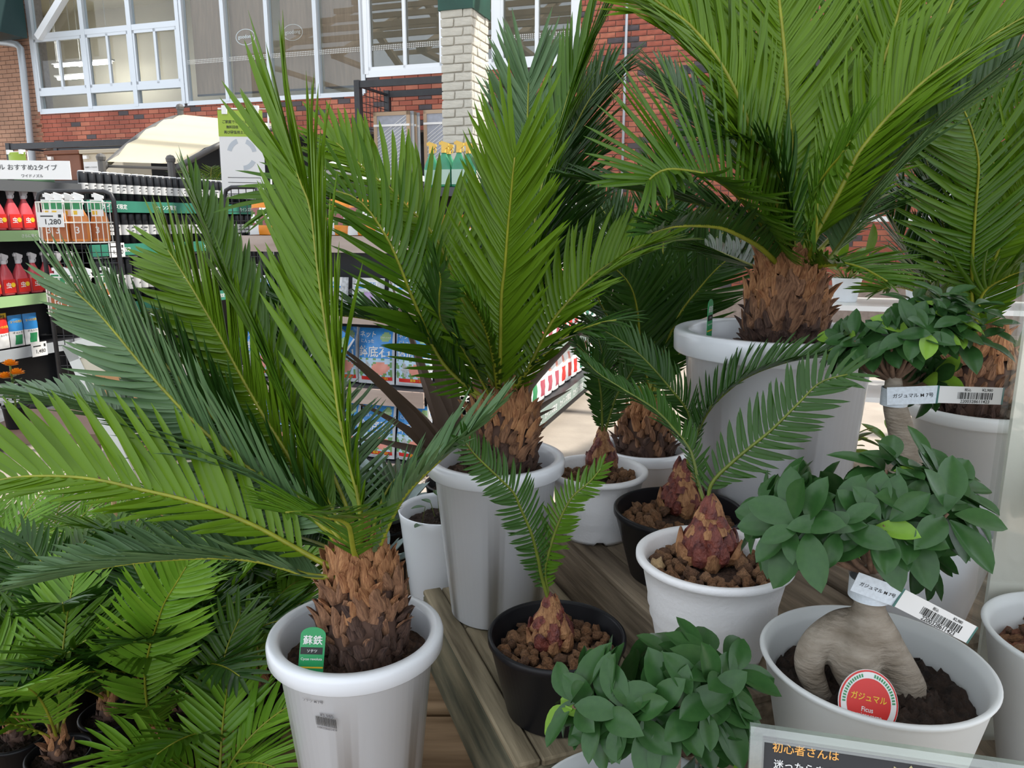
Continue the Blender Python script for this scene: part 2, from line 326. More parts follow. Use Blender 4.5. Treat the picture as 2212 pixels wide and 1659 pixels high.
def scale_mesh(m, curl, pointy, seed):
    """a stub of an old leaf base: thick pointed scale along +z, outward +x"""
    r = random.Random(seed); st = [(0, .5, .30), (.3, .55, .30), (.6, .42, .2), (.85, .24*pointy+.1, .11), (1, .05+.12*(1-pointy), .05)]
    vs = []; fs = []
    for t, wd, th in st:
        x = .05 + curl*t*t; j = r.uniform(-.06, .06)
        vs += [(x-th*.4, -wd+j, t), (x+th, -wd*.45+j, t+.02), (x+th*1.1, wd*.4+j, t+.02), (x-th*.4, wd+j, t)]
    for i in range(len(st)-1):
        for j in range(4): fs.append((i*4+j, i*4+(j+1) % 4, (i+1)*4+(j+1) % 4, (i+1)*4+j))
    k = (len(st)-1)*4; fs.append((k, k+1, k+2, k+3))
    return MB().add([Vector(v) for v in vs], fs).me('scale', [m])
SCM = {m.name: [scale_mesh(m, c, p, i) for i, (c, p) in enumerate([(.15, 1), (.35, 1), (.05, .3), (.6, 1), (-.05, .8), (.8, 1)])] for m in (SCALE_T, SCALE_M, SCALE_D)}
SCALE_R2 = mat('bulb_scale_tan', (.36, .14, .06), .7, .4, 1.6, bump=.6, bscale=6, aniso=(1, 2, 1), col2=(.52, .27, .12)); SCALE_R = mat('bulb_scale_wine', (.10, .018, .022), .5, .4, 1.6, bump=.5, bscale=6, col2=(.27, .07, .045))
SCR = [[scale_mesh(m_, c, p, 40+i) for i, (c, p) in enumerate([(-.05, .6), (.02, .8), (.0, .5)])] for m_ in (SCALE_R, SCALE_R2)]
def caudex(parent, c, top, prof, n, size, bulb=False, lean=(0, 0)):
    """stem covered in old leaf bases; prof = [(height, radius)] from c.z"""
    H = prof[-1][0]; rad = lambda z: float(np.interp(z, [p[0] for p in prof], [p[1] for p in prof]))
    b = MB(); b.lathe([(.001, 0)] + [(rad(z)*.93, z) for z in np.linspace(0, H, 14)] + [(.001, H)], 28)
    b.v = [(x+lean[0]*z/H, y+lean[1]*z/H, z) for x, y, z in b.v]
    tr = b.build('stem', SCALE_R if bulb else SCALE_D, parent, Matrix.Translation(Vector(c)), smooth=True)
    for i in range(n):
        q = (i+.5)/n; z = H*(.02+.97*q**(.9)); a = i*2.39996 + random.uniform(-.2, .2); r = rad(z)
        slope = (rad(min(H, z+.01))-rad(max(0, z-.01)))/.02
        p = Vector(c)+Vector((r*math.cos(a)*.95+lean[0]*z/H, r*math.sin(a)*.95+lean[1]*z/H, z))
        tilt = math.atan(slope) + (random.uniform(-.05, .12) if bulb else random.uniform(.1, .55)*(.6+.6*q))
        s = size*random.uniform(.8, 1.25)*(.95+.3*q if not bulb else 1.0-.25*q)
        if bulb: me = random.choice(SCR[1 if random.random() < .15+.85*max(0, q-.25) or q < .12 else 0])
        else:
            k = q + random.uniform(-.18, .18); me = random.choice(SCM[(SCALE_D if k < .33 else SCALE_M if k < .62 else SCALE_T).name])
        M = Matrix.Translation(p) @ Matrix.Rotation(a, 4, 'Z') @ Matrix.Rotation(tilt, 4, 'Y') @ Matrix.Diagonal((s, s*(.95 if bulb else random.uniform(.45, .85)), s*(1.15 if bulb else random.uniform(1.0, 1.9)), 1)) @ Matrix.Rotation(0 if bulb else random.uniform(-.35, .35), 4, 'X')
        obj('leaf_base', me, None, tr, M)
    return tr
# ================================================================== SETTING
YAW = math.radians(-18); RY = Matrix.Rotation(YAW, 4, 'Z')
WM = Matrix.Translation((1.7, 11.4, 0)) @ RY
def plane_hit(px, py, M, ly=0.0):
    o = M.inverted() @ Vector((0, 0, CAMZ)); d = M.inverted().to_3x3() @ ray(px, py); t = (ly-o.y)/d.y; return o + d*t
def lx(px, py, ly=0.0, M=WM): return plane_hit(px, py, M, ly).x
def lz(px, py, ly=0.0, M=WM): return plane_hit(px, py, M, ly).z
b = MB(); b.b2((-20, -8, -.1), (20, 30, 0)); tag(struct(b.build('floor', CONC)), 'grey brown concrete floor under the stands and shelves', None)
# open greenhouse roof truss over the aisle, above the frame
TM = Matrix.Translation((0, 1.5, 0)) @ RY; tr_ = struct(thing('ceiling_truss', 'open timber roof truss above the aisle', None, M=TM)); TW = mat('truss_timber', (.30, .22, .14), .7, .2, 3)
for x in np.arange(-10.5, 6.6, 2.0):
    b = MB(); b.bar((x, -4, 4.9), (x, 1.2, 7.2), .10, .2); b.bar((x, 1.2, 7.2), (x, 6.0, 4.9), .10, .2); b.bar((x, -4, 4.9), (x, 6.0, 4.9), .08, .16); b.build('rafter', TW, tr_, TM)
for y, z in [(-4+5.2*k/5, 4.9+2.3*k/5+.12) for k in range(6)] + [(6.0-4.8*k/5, 4.9+2.3*k/5+.12) for k in range(5)]:
    b = MB(); b.b2((-10.7, y-.04, z-.06), (6.7, y+.04, z+.06)); b.build('purlin', TW, tr_, TM)
for x in (-10.5, 6.5):
    for y in (-4, 6.0): b = MB(); b.b2((x-.08, y-.08, 0), (x+.08, y+.08, 4.9)); b.build('post', TW, tr_, TM)
# corrugated sheets laid on the rafters of the right hand bays: the roof that shades the plant stand
RS = mat('roof_sheet', (.75, .77, .78), .6)
for x0 in (1.5, 3.2, 4.9):
    for (ya, za), (yb, zb_) in (((-4.2, 4.99), (1.2, 7.38)), ((1.2, 7.38), (4.0, 6.04))):
        b = MB(); n = 34; vs = []
        for i in range(n+1):
            h_ = .02*math.sin(i*math.pi*.5); x = x0+1.72*i/n; vs += [Vector((x, ya, za+h_)), Vector((x, yb, zb_+h_))]
        vs += [v-Vector((0, 0, .008)) for v in vs]; m_ = 2*(n+1)
        b.add(vs, [(2*i, 2*i+2, 2*i+3, 2*i+1) for i in range(n)] + [(m_+2*i+1, m_+2*i+3, m_+2*i+2, m_+2*i) for i in range(n)]); b.build('roof_sheet', RS, tr_, TM)
# ---- building wall
BR = [mat('brick_red', (.34, .095, .06), .85, .3, 1.5, bump=.3, bscale=6), mat('brick_red_b', (.42, .14, .085), .85, .3, 1.5, bump=.3, bscale=6), mat('brick_dark', (.085, .07, .075), .85, .3, 1.5, bump=.3), mat('brick_tan', (.36, .20, .13), .85, .25, 1.5, bump=.3)]
MORT = mat('mortar', (.34, .27, .23), .95, .15, 20)
ZB, ZS, ZR = 2.84, 3.42, 3.70            # underside of the brick band, sill of the left windows, sill of the right windows
XL = lx(88, 235); XM = lx(400, 215); XK = lx(792, 160); XP = lx(1246, 130); X0 = lx(-420, 300); X1 = lx(2700, 200); XB = lx(20, 300)
wall = struct(thing('wall_back', 'red brick shop wall with darker bricks below the large windows', None, M=WM))
rects = [(XB, XK, ZB, ZS), (XK, XP, ZB, ZR), (XP, X1, 0, 7.0), (X0, XL, 0, 7.0)]
b = MB()
for i, (a, c, z0, z1) in enumerate(rects): b.b2((a, .012, z0), (c, .28, z1))
b.b2((X0, .1, 6.2), (X1, .28, 7.0))
o = b.build('mortar', MORT, wall, WM)
cand = []
for i, (a, c, z0, z1) in enumerate(rects):
    z = z0; k = 0
    while z < z1-.03:
        x = a - (.11 if k % 2 else 0)
        while x < c-.01:
            xa, xc = max(x+.005, a), min(x+.215, c)
            if xc-xa > .03:
                p = WM @ Vector(((xa+xc)/2, 0, z+.035)); u, v, t = pxof(p)
                if -160 < u < 2380 and -130 < v < (420 if u < 1300 else 620) and not (i == 0 and xc < XL): cand.append((t, u, v, xa, xc, z, 3 if i == 3 else (2 if random.random() < .09 else random.choice((0, 0, 1)))))
            x += .22
        z += .075; k += 1
ub = bevbox((-.5, -.5, -.5), (.5, .5, .5), .03, 1)
UBM = []
for m in BR:
    q = ub.copy(); q.materials.append(m); UBM.append(q)
vis = sorted([c for c in cand if 0 < c[1] < 1640 and c[2] > -5 and not (1050 < c[1] < 1330 and c[2] > 150)], key=lambda c: c[0])[:300]
sv = set((c[3], c[5]) for c in vis); rest = MB()
for t, u, v, xa, xc, z, mi in cand:
    if (xa, z) in sv: obj('brick', UBM[mi], None, wall, WM @ Matrix.Translation(((xa+xc)/2, .004, z+.0325)) @ Matrix.Diagonal((xc-xa, .03, .064, 1)))
    else: rest.box(((xa+xc)/2, .004, z+.0325), (xc-xa, .03, .064), mi=mi)
o = rest.build('bricks', BR, wall, WM); o['kind'] = 'stuff'
# ---- dark open shopfront under the brick band, room behind the windows
b = MB(); b.b2((X0, 1.6, 0), (XP, 1.7, ZB)); b.b2((X0, .28, ZB-.04), (XP, 1.7, ZB)); b.b2((XP-.1, .1, 0), (XP, 1.7, ZB))
tag(struct(b.build('wall_shopfront', mat('shop_dark', (.03, .032, .035), .8), None, WM)), 'dark recessed shopfront under the brick band', None)
b = MB(); b.b2((X0, 4.0, ZS-.3), (XP, 4.1, 7)); b.b2((X0, .3, ZS-.45), (XP, 4.1, ZS-.35)); b.b2((XP-.1, .3, ZS-.3), (XP, 4.1, 7)); b.b2((X0, .3, 6.3), (XP, 4.1, 6.4)); b.b2((X0, .3, ZS-.3), (X0+.1, 4.1, 7))
tag(struct(b.build('wall_inside', mat('room_cream', (.62, .58, .48), .8, .08, 1), None, WM)), 'cream room walls seen through the upper windows', None)
for k, (px, py, ly) in enumerate(((120, 85, 2.2), (205, 138, 2.8), (155, 140, 2.0), (160, 168, 2.6))):
    p = plane_hit(px, py, WM, ly); t = thing('tube_light', 'lit tube light hanging in the room behind the left windows', 'light', group='tube lights behind the windows', M=WM @ Matrix.Translation(p))
    b = MB(); b.tube([(-.45, 0, 0), (.45, 0, 0)], .03, 10); b.build('lamp_tube', mat('tube_emit', (1, 1, 1), emit=((1, .97, .9), 25)), t, WM @ Matrix.Translation(p))
    b = MB(); b.b2((-.5, -.06, .035), (.5, .06, .07)); b.bar((-.4, 0, .06), (-.4, 0, 6.27-p.z), .012); b.bar((.4, 0, .06), (.4, 0, 6.27-p.z), .012); b.build('fitting', WHITEPL, t, WM @ Matrix.Translation(p))
def window(n, x0, x1, z0, z1, vs, hs, fm, label, th=.06, sash=()):
    wn = struct(thing('window_%d' % n, label, None, M=WM))
    def fr(lo, hi): b = MB(); b.b2(lo, hi); b.build('frame', fm, wn, WM)
    xs = [x0]+list(vs)+[x1]; zs = [z0]+list(hs)+[z1]
    for x in xs: fr((x-th/2, -.03, z0), (x+th/2, .08, z1))
    for z in zs: fr((x0, -.025, z-th/2), (x1, .075, z+th/2))
    for i in range(len(xs)-1):
        for j in range(len(zs)-1):
            b = MB(); b.b2((xs[i]+th/2, .03, zs[j]+th/2), (xs[i+1]-th/2, .036, zs[j+1]-th/2)); b.build('pane', GLASS2 if n < 3 else GLASS, wn, WM)
            if (i, j) in sash:
                xa, xb, za, zb = xs[i]+th/2, xs[i+1]-th/2, zs[j]+th/2, zs[j+1]-th/2; xc = (xa+xb)/2
                q = MB(); q.b2((xa, -.02, za), (xb, .02, za+.05)); q.b2((xa, -.02, zb-.05), (xb, .02, zb)); q.b2((xa, -.02, za), (xa+.04, .02, zb)); q.b2((xb-.04, -.02, za), (xb, .02, zb)); q.b2((xc-.025, -.02, za), (xc+.025, .02, zb))
                q.build('sash', fm, wn, WM)
    return wn
zt = lz(285, 60); zb1 = lz(285, 190)
window(1, XL, XM, ZS, 6.2, [lx(187, 130), lx(287, 120)], [zb1, zt], ALU, 'grey framed window with sliding panes left of the brown screens', .09, sash=((0, 1), (1, 1), (2, 1)))
window(2, XM+.06, XK-.05, ZS, 6.2, [lx(486, 100), lx(580, 100), lx(684, 100)], [], ALU, 'tall window with brown screens behind slim mullions', .07)
window(3, XK, lx(962, 90), ZR, 6.2, [], [], WHITEF, 'white framed sliding window left of the pale pillar', .10, sash=((0, 0),))
window(4, lx(962, 90)+.1, XP, ZR, 6.2, [lx(1075, 90)], [], WHITEF, 'white framed sliding window right of the pale pillar', .10, sash=((0, 0), (1, 0)))
b = MB(); a1 = plane_hit(84, 82, WM, -.05); a2 = plane_hit(140, -10, WM, -.05); b.bar(a1, a2+(a2-a1)*.4, .12, .12); struct(tag(b.build('trim_1', WHITEF, None, WM), 'sloping white trim along the gable beside the left window', None))
SCRN = mat('brown_screen', (.25, .175, .12), .8, .12, 30, aniso=(1, 1, .1)); ZSC = lz(520, 196)
for i, (pa, pb) in enumerate(((408, 481), (490, 574), (600, 680), (690, 784))):
    t = thing('roller_screen', ['brown roller screen beside the grey framed window', 'brown roller screen with crisp white oval logo', 'brown roller screen with a faint white oval logo', 'brown roller screen beside the white framed window'][i], 'screen', M=WM, group='brown roller screens')
    x0, x1 = lx(pa, 100), lx(pb, 100); b = MB(); b.b2((x0, .12, ZSC), (x1, .128, 6.1)); b.build('cloth', SCRN, t, WM)
    b = MB(); b.b2((x0, .115, ZSC-.03), (x1, .135, ZSC)); b.build('bottom_bar', BLKM, t, WM)
    b = MB(); b.tube([(x0, .124, 6.12), (x1, .124, 6.12)], .028, 12); b.build('roller', WHITEPL, t, WM)
    if i in (1, 2):
        c = plane_hit(*((530, 80) if i == 1 else (632, 70)), WM, .115); m = WHITEP if i == 1 else mat('faint_print', (.55, .51, .46), .6)
        ring = MB(); n = 40
        for k in range(n):
            for r in (1, .93): ring.v.append((r*.19*math.cos(6.2832*k/n), 0, r*.125*math.sin(6.2832*k/n)))
        ring.f = [(2*k, 2*k+1, (2*k+3) % (2*n), (2*k+2) % (2*n)) for k in range(n)]; ring.mi = [0]*n
        ring.build('logo_ring', m, t, WM @ Matrix.Translation(c))
        lettering(t, 'goodong', m, WM @ face(c, (1, 0, 0), (0, 0, 1)), w=.29, name='logo_lettering')
b = MB(); zd = lz(520, 130)
x = XM+.1
while x < lx(1240, 60):
    for r in range(3): b.b2((x, .022, zd+r*.026), (x+.014, .026, zd+r*.026+.016))
    x += .03
o = b.build('window_film', mat('film_white', (.75, .75, .73), .5), None, WM); tag(o, 'row of small white squares printed across the window glass', 'window film', kind='stuff')
# ---- pale painted brick pillar
c = P(1021, 250, 7.2); PM = Matrix.Translation((c.x, c.y, 0)) @ RY
PB = mat('painted_brick', (.60, .575, .50), .8, .1, 1.5, bump=.6, bscale=5); PD = mat('painted_mortar', (.50, .47, .41), .9, .1, 10)
pil = struct(thing('wall_pillar', 'pale painted brick pillar with dark green cap', None, M=PM))
ZT = 3.27; b = MB(); b.b2((-.285, .012, 0), (-.012, .41, ZT)); b.build('core', PD, pil, PM)
qs = []
for _k in range(5):
    q = bevbox((-.5, -.5, -.5), (.5, .5, .5), .09, 2); q.materials.append(PB)
    for v in q.vertices: v.co += Vector((mnoise.noise(v.co*3+Vector((_k*5, 0, 0)))*.06, mnoise.noise(v.co*3+Vector((_k*5, 9, 0)))*.12, mnoise.noise(v.co*2+Vector((_k*5, 0, 7)))*.10))
    qs.append(q)
z = 0.02; k = 0
while z < ZT-.05:
    h = .066
    for (xa, xb) in (((-.295, -.175), (-.165, .0)) if k % 2 else ((-.295, -.09), (-.08, .0))):
        obj('brick', random.choice(qs), None, pil, PM @ Matrix.Translation(((xa+xb)/2, .02+random.uniform(-.004, .002), z+h/2)) @ Matrix.Rotation(random.uniform(-.02, .02), 4, 'Y') @ Matrix.Diagonal((xb-xa, .045, h, 1)))
    for (ya, yb) in (((.045, .2), (.21, .42)) if k % 2 else ((.045, .13), (.14, .34), (.35, .42))):
        obj('brick', random.choice(qs), None, pil, PM @ Matrix.Translation((-.02+random.uniform(-.002, .004), (ya+yb)/2, z+h/2)) @ Matrix.Rotation(random.uniform(-.02, .02), 4, 'X') @ Matrix.Diagonal((.045, yb-ya, h, 1)))
    z += .076; k += 1
b = MB(); b.b2((-.31, -.02, ZT), (.02, .44, ZT+1.35)); b.build('cap', mat('dark_green_paint', (.012, .07, .05), .5, .2, 4), pil, PM)
# ---- beam end, drain pipe at the far left
b = MB(); p = plane_hit(0, 40, WM, -.9); b.b2((p.x-2, -1.3, lz(30, 58, -.9)), (lx(-25, 30, -.9), -.2, lz(30, -40, -.9)+.3)); struct(tag(b.build('trim_2', mat('dark_green_beam', (.006, .03, .03), .5), None, WM), 'dark green eave beam at the wall corner', None))
b = MB(); pp = [plane_hit(x, y, WM, -.12) for x, y in ((-60, 84), (20, 93), (36, 96), (44, 104), (50, 150), (65, 300))]
pp.append(Vector((pp[-1].x, -.12, 0))); b.tube(pp, .06, 10); o = b.build('drain_pipe', GREYM, None, WM, smooth=True); tag(o, 'grey drain pipe bending down the tan brick wall', 'pipe')
b = MB(); x = lx(1352, 100, -.05); b.tube([(x, -.05, .0), (x, -.05, 6.5)], .02, 8); tag(b.build('conduit_pipe', GREYM, None, WM, smooth=True), 'thin white conduit running up the red brick wall', 'pipe')

# ================================================================== PLANT STAND
tb = thing('display_table', 'low brown plank table under the potted plants', 'table', (.4, 1.2, 0))
ym = .48
k = 0
while ym < 2.05:
    me = bevbox((-.40, ym, .55), (1.5, ym+.142, .58), .004, 1); obj('plank', me, WOOD_B, tb); ym += .15; k += 1
for x in (-.34, .5, 1.42):
    for y in (.56, 1.95):
        b = MB(); b.b2((x-.03, y-.03, 0), (x+.03, y+.03, .55)); b.build('leg', WOOD_D, tb)
for y in (.56, 1.25, 1.95):
    b = MB(); b.b2((-.37, y-.02, .48), (1.46, y+.02, .55)); b.build('crossbar', WOOD_D, tb)
SM = Matrix.Translation((.006, .897, 0)) @ Matrix.Rotation(math.radians(20), 4, 'Z')
Z1, Z2 = .735, .85
lo = thing('wooden_step', 'weathered green wooden step box under the tall white pot and black pot', 'step', M=SM)
def boards(t, lst):
    for lo_, hi_, m in lst: obj('board', bevbox(lo_, hi_, .003, 1), m, t, SM)
boards(lo, [((0, 0, .58), (.018, .535, Z1-.012), WOOD_G), ((.018, 0, .58), (.262, .018, Z1-.012), WOOD_G), ((0, 0, Z1-.012), (.036, .535, Z1), WOOD_T), ((.038, .0, Z1-.014), (.262, .37, Z1-.001), WOOD_T), ((.038, .373, Z1-.014), (.262, .535, Z1-.002), WOOD_T), ((.018, .517, .58), (.262, .535, Z1-.014), WOOD_G)])
o = thing('wooden_step', 'higher grey plank step carrying the large white pots', 'step', M=SM)
boards(o, [((.265, -.12, .58), (.283, .62, Z2-.014), WOOD_D), ((.283, -.12, .58), (1.30, -.102, Z2-.014), WOOD_D), ((.265, -.12, Z2-.014), (.315, .62, Z2), WOOD_D), ((.317, -.12, Z2-.014), (.60, .62, Z2-.001), WOOD_D), ((.603, -.12, Z2-.014), (.92, .62, Z2), WOOD_D), ((.923, -.12, Z2-.014), (1.30, .62, Z2-.001), WOOD_D), ((.283, .602, .58), (1.30, .62, Z2-.014), WOOD_D), ((1.282, -.102, .58), (1.30, .602, Z2-.014), WOOD_D)])
for nm, (xa, xb, ya, yb) in (('dark slatted crate under the pot with the red round label', (.285, .548, .635, .866)), ('dark slatted crate under the bark filled pot', (.555, .86, .66, .955))):
    t = thing('crate', nm, 'crate', ((xa+xb)/2, (ya+yb)/2, .58))
    n = 4
    for i in range(n): w_ = (yb-ya)/n; obj('slat', bevbox((xa, ya+i*w_+.004, .722), (xb, ya+(i+1)*w_-.004, .735), .002, 1), WOOD_D, t)
    for x in (xa, xb-.015):
        for i in range(2): obj('side_slat', bevbox((x, ya, .585+i*.075), (x+.015, yb, .65+i*.072), .002, 1), WOOD_D, t)
# ================================================================== CYCADS
def cycad(label, c, pot, soil, stem, name='potted_cycad'):
    t = thing(name, label, 'plant', c); return t
GR = None
# ---- A: front cycad with the green label
A0 = Vector((-.224, 1.0, .58)); RA = .125; hA = .298
A = cycad('cycad in white pot beside the green plant label, orange shaggy stem', A0, 0, 0, 0)
lathe_pot(A, A0, prof_lip(RA, .082, hA), WHITE, notch=1)
soil_disc(A, A0+Vector((0, 0, .255)), RA-.02, SOIL_B)
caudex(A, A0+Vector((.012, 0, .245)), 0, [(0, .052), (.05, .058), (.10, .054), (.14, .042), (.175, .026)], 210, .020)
base = P(778, 1235, .985)
def fA(pix, y1, L, N, m=L_MID, **k):
    return frond(A, trace([(base.x and 778+random.uniform(-14, 14), 1245)] + pix, .985, y1), L, m, N, **k)
fA([(745, 1180), (697, 1106), (652, 1035), (614, 969), (576, 909), (525, 820), (476, 728), (440, 665), (415, 622), (380, 566), (355, 528)], 1.28, .155, (-.55, -.75, .3), L_FRESH, split=1, pitch=.0085, wid=.0112, phi=(58, 34), keel=24, asym=(1, 1))
fA([(690, 1212), (560, 1141), (456, 1098), (380, 1075), (304, 1058), (228, 1040), (152, 1030), (63, 1029), (0, 1037), (-90, 1062)],   .95, .165, (.1, -.56, .82), L_FRESH, split=1, pitch=.0138, wid=.0125, phi=(50, 36), keel=26, curl=.05, droop=.03, asym=(.62, 1.0))
fA([(700, 1140), (600, 1060), (450, 940), (330, 815), (253, 723), (228, 693), (197, 660), (150, 618)], 1.12, .15, (-.4, -.85, -.1), L_BLUE, phi=(56, 32), keel=18, pitch=.0088, wid=.0092)
fA([(710, 1130), (640, 1060), (540, 985), (450, 890), (375, 806), (329, 756), (291, 718), (250, 655)], 1.22, .14, (-.3, -.9, .1), L_DEEP, phi=(50, 26), keel=20)
fA([(680, 1245), (620, 1228), (560, 1212), (481, 1204), (380, 1207), (278, 1217), (177, 1235), (95, 1254)], .90, .10, (.05, .1, 1), L_BLUE, phi=(60, 34), keel=30, pitch=.007, droop=.05)
fA([(780, 1160), (776, 1081), (761, 1022), (748, 962), (733, 896), (719, 795), (704, 704), (691, 615), (683, 552), (673, 466), (663, 425), (644, 381), (630, 320)], 1.10, .172, (-.65, -.7, .1), L_FRESH, split=1, phi=(36, 20), keel=26, tipL=1.0, pitch=.010, wid=.0125, asym=(1, 1), taper=.2)
fA([(740, 1150), (690, 1050), (620, 880), (585, 795), (532, 699), (476, 572), (433, 456), (418, 415)], 1.25, .135, (1, -.25, .3), L_MID, phi=(40, 26), keel=35)
fA([(812, 1200), (821, 1174), (837, 1139), (854, 1103), (880, 1063), (930, 1012), (981, 967), (1042, 914), (1060, 896)], .95, .10, (-.55, -.05, .75), L_BLUE, phi=(58, 34), keel=24, pitch=.0075)
fA([(770, 1210), (763, 1187), (757, 1150), (752, 1134), (738, 1124), (712, 1118), (660, 1108), (612, 1108)], .70, .085, ((0, .6, .8), (.2, -.3, 1)), L_MID, phi=(66, 40), keel=20, pitch=.006, wid=.006)
fA([(720, 1190), (640, 1160), (540, 1130), (430, 1100), (330, 1100)], 1.35, .12, (.3, -.3, .9), L_DEEP, keel=28)
fA([(760, 1150), (735, 1080), (705, 985), (680, 905), (645, 850)], 1.38, .14, (.1, -.9, .5), L_BLUE, phi=(70, 45), keel=10)
fA([(770, 1170), (745, 1090), (690, 960), (640, 820), (610, 700), (600, 610)], 1.42, .13, (.7, -.6, .4), L_DEEP, phi=(45, 28), keel=28)
fA([(730, 1160), (650, 1080), (560, 1020), (440, 960), (300, 905), (160, 870), (40, 850)], 1.18, .14, (.1, .0, 1), L_BLUE, phi=(50, 34), keel=22)
fA([(800, 1190), (815, 1110), (850, 1040), (900, 1010)], 1.2, .08, (-.3, .1, 1), L_DEEP, keel=25)

# ---- B: tall white pot on the green step
B0 = Vector((-.030, 1.325, Z1)); 
B = cycad('cycad in tall white pot on the green wooden step', B0, 0, 0, 0)
lathe_pot(B, B0, prof_lip(.126, .084, .302), WHITE, notch=1)
soil_disc(B, B0+Vector((0, 0, .26)), .105, SOIL_B)
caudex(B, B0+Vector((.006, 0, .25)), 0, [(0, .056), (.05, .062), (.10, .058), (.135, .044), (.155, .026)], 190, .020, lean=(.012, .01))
def fB(pix, y1, L, N, m=L_MID, **k): return frond(B, trace([(1085+random.uniform(-14, 14), 905)] + pix, 1.33, y1), L, m, N, **k)
fB([(1076, 862), (1080, 789), (1083, 645), (1090, 582), (1097, 493), (1103, 430), (1108, 375), (1114, 325)], 1.22, .145, (-.3, -1, .1), L_FRESH, split=1, phi=(46, 30), keel=16, tipL=.75)
fB([(1092, 850), (1105, 700), (1120, 550), (1135, 400), (1140, 235), (1142, 165)], 1.62, .175, (0, -1, .3), L_BLUE, phi=(44, 26), keel=12, tipL=.9)
fB([(1094, 850), (1110, 760), (1128, 660), (1146, 544), (1163, 442), (1181, 361), (1201, 300), (1230, 200), (1262, 110)], 1.50, .16, (-.9, -.55, .2), L_MID, phi=(34, 20), keel=24, tipL=.95)
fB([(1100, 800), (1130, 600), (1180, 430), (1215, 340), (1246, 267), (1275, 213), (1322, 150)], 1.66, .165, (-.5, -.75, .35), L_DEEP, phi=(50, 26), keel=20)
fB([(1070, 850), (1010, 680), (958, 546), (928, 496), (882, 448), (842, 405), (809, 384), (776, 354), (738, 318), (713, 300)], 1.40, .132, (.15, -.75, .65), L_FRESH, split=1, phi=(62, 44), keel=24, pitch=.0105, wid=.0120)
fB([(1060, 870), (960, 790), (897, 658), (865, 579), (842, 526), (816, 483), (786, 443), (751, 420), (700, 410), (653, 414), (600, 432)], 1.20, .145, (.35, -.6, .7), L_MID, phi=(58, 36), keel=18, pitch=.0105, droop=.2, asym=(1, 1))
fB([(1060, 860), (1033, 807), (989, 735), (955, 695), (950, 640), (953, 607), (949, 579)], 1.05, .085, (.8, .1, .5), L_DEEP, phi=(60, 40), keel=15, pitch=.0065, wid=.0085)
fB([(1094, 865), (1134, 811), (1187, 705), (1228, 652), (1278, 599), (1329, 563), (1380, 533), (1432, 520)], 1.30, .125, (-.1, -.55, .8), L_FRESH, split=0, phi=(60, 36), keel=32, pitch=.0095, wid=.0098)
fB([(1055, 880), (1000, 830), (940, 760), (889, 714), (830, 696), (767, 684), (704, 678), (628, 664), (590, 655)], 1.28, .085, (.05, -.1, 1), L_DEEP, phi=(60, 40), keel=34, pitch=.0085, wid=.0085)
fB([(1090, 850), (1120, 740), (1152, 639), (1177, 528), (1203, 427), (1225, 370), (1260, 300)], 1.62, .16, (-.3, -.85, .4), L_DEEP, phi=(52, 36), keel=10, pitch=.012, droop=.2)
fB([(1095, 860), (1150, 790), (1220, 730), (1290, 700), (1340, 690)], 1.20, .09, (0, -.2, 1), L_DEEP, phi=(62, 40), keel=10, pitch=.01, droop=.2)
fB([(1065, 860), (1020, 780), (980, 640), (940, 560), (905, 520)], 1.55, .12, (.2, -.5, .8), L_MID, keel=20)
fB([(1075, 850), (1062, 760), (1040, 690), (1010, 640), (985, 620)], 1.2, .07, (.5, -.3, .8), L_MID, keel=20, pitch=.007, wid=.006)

# ---- H: large pot
H0 = Vector((.492, 1.405, Z2)); hH = .405
H = cycad('large cycad in big white tub, shaggy brown stem', H0, 0, 0, 0)
lathe_pot(H, H0, prof_lip(.188, .138, hH, lip=.042, t=.02), WHITE, notch=1.6)
soil_disc(H, H0+Vector((-.0, 0, hH-.045)), .16, SOIL_B)
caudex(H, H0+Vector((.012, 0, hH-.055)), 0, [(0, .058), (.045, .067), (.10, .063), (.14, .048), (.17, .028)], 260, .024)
def fH(pix, y1, L, N, m=L_MID, **k): return frond(H, trace([(1718+random.uniform(-16, 16), 608)] + pix, 1.41, y1), L, m, N, **({'rad': .0058} | k))
fH([(1718, 500), (1712, 347), (1701, 217), (1694, 108), (1683, 0), (1672, -120), (1665, -200)], 1.50, .21, (.05, -1, .25), L_FRESH, split=1, phi=(52, 34), keel=10, wid=.0100, pitch=.0078)
fH([(1700, 500), (1660, 400), (1610, 250), (1571, 163), (1546, 123), (1513, 80), (1477, 43), (1419, 4), (1340, -60)], 1.30, .18, (.55, -.8, .3), L_FRESH, phi=(48, 30), keel=18, wid=.0098)
fH([(1705, 500), (1680, 350), (1640, 200), (1593, 90), (1564, 47), (1535, 0), (1490, -70)], 1.72, .19, (.4, -.9, .35), L_FRESH, phi=(46, 30), keel=12)
fH([(1742, 520), (1800, 430), (1860, 300), (1893, 202), (1907, 137), (1929, 72), (1947, 0), (1960, -90)], 1.55, .19, (-.45, -.9, .2), L_FRESH, phi=(46, 28), keel=16, wid=.0098)
fH([(1748, 540), (1817, 409), (1853, 336), (1900, 275), (1954, 217), (2009, 166), (2081, 116), (2153, 72), (2250, 15)], 1.30, .17, (-.45, -.55, .75), L_FRESH, split=0, phi=(52, 30), keel=26, wid=.0098)
fH([(1755, 590), (1792, 560), (1839, 495), (1882, 420), (1954, 329), (2027, 260), (2099, 195), (2171, 137), (2260, 80)], 1.38, .165, (-.45, -.2, .9), L_BLUE, phi=(60, 38), keel=24, rm=RACH_D)
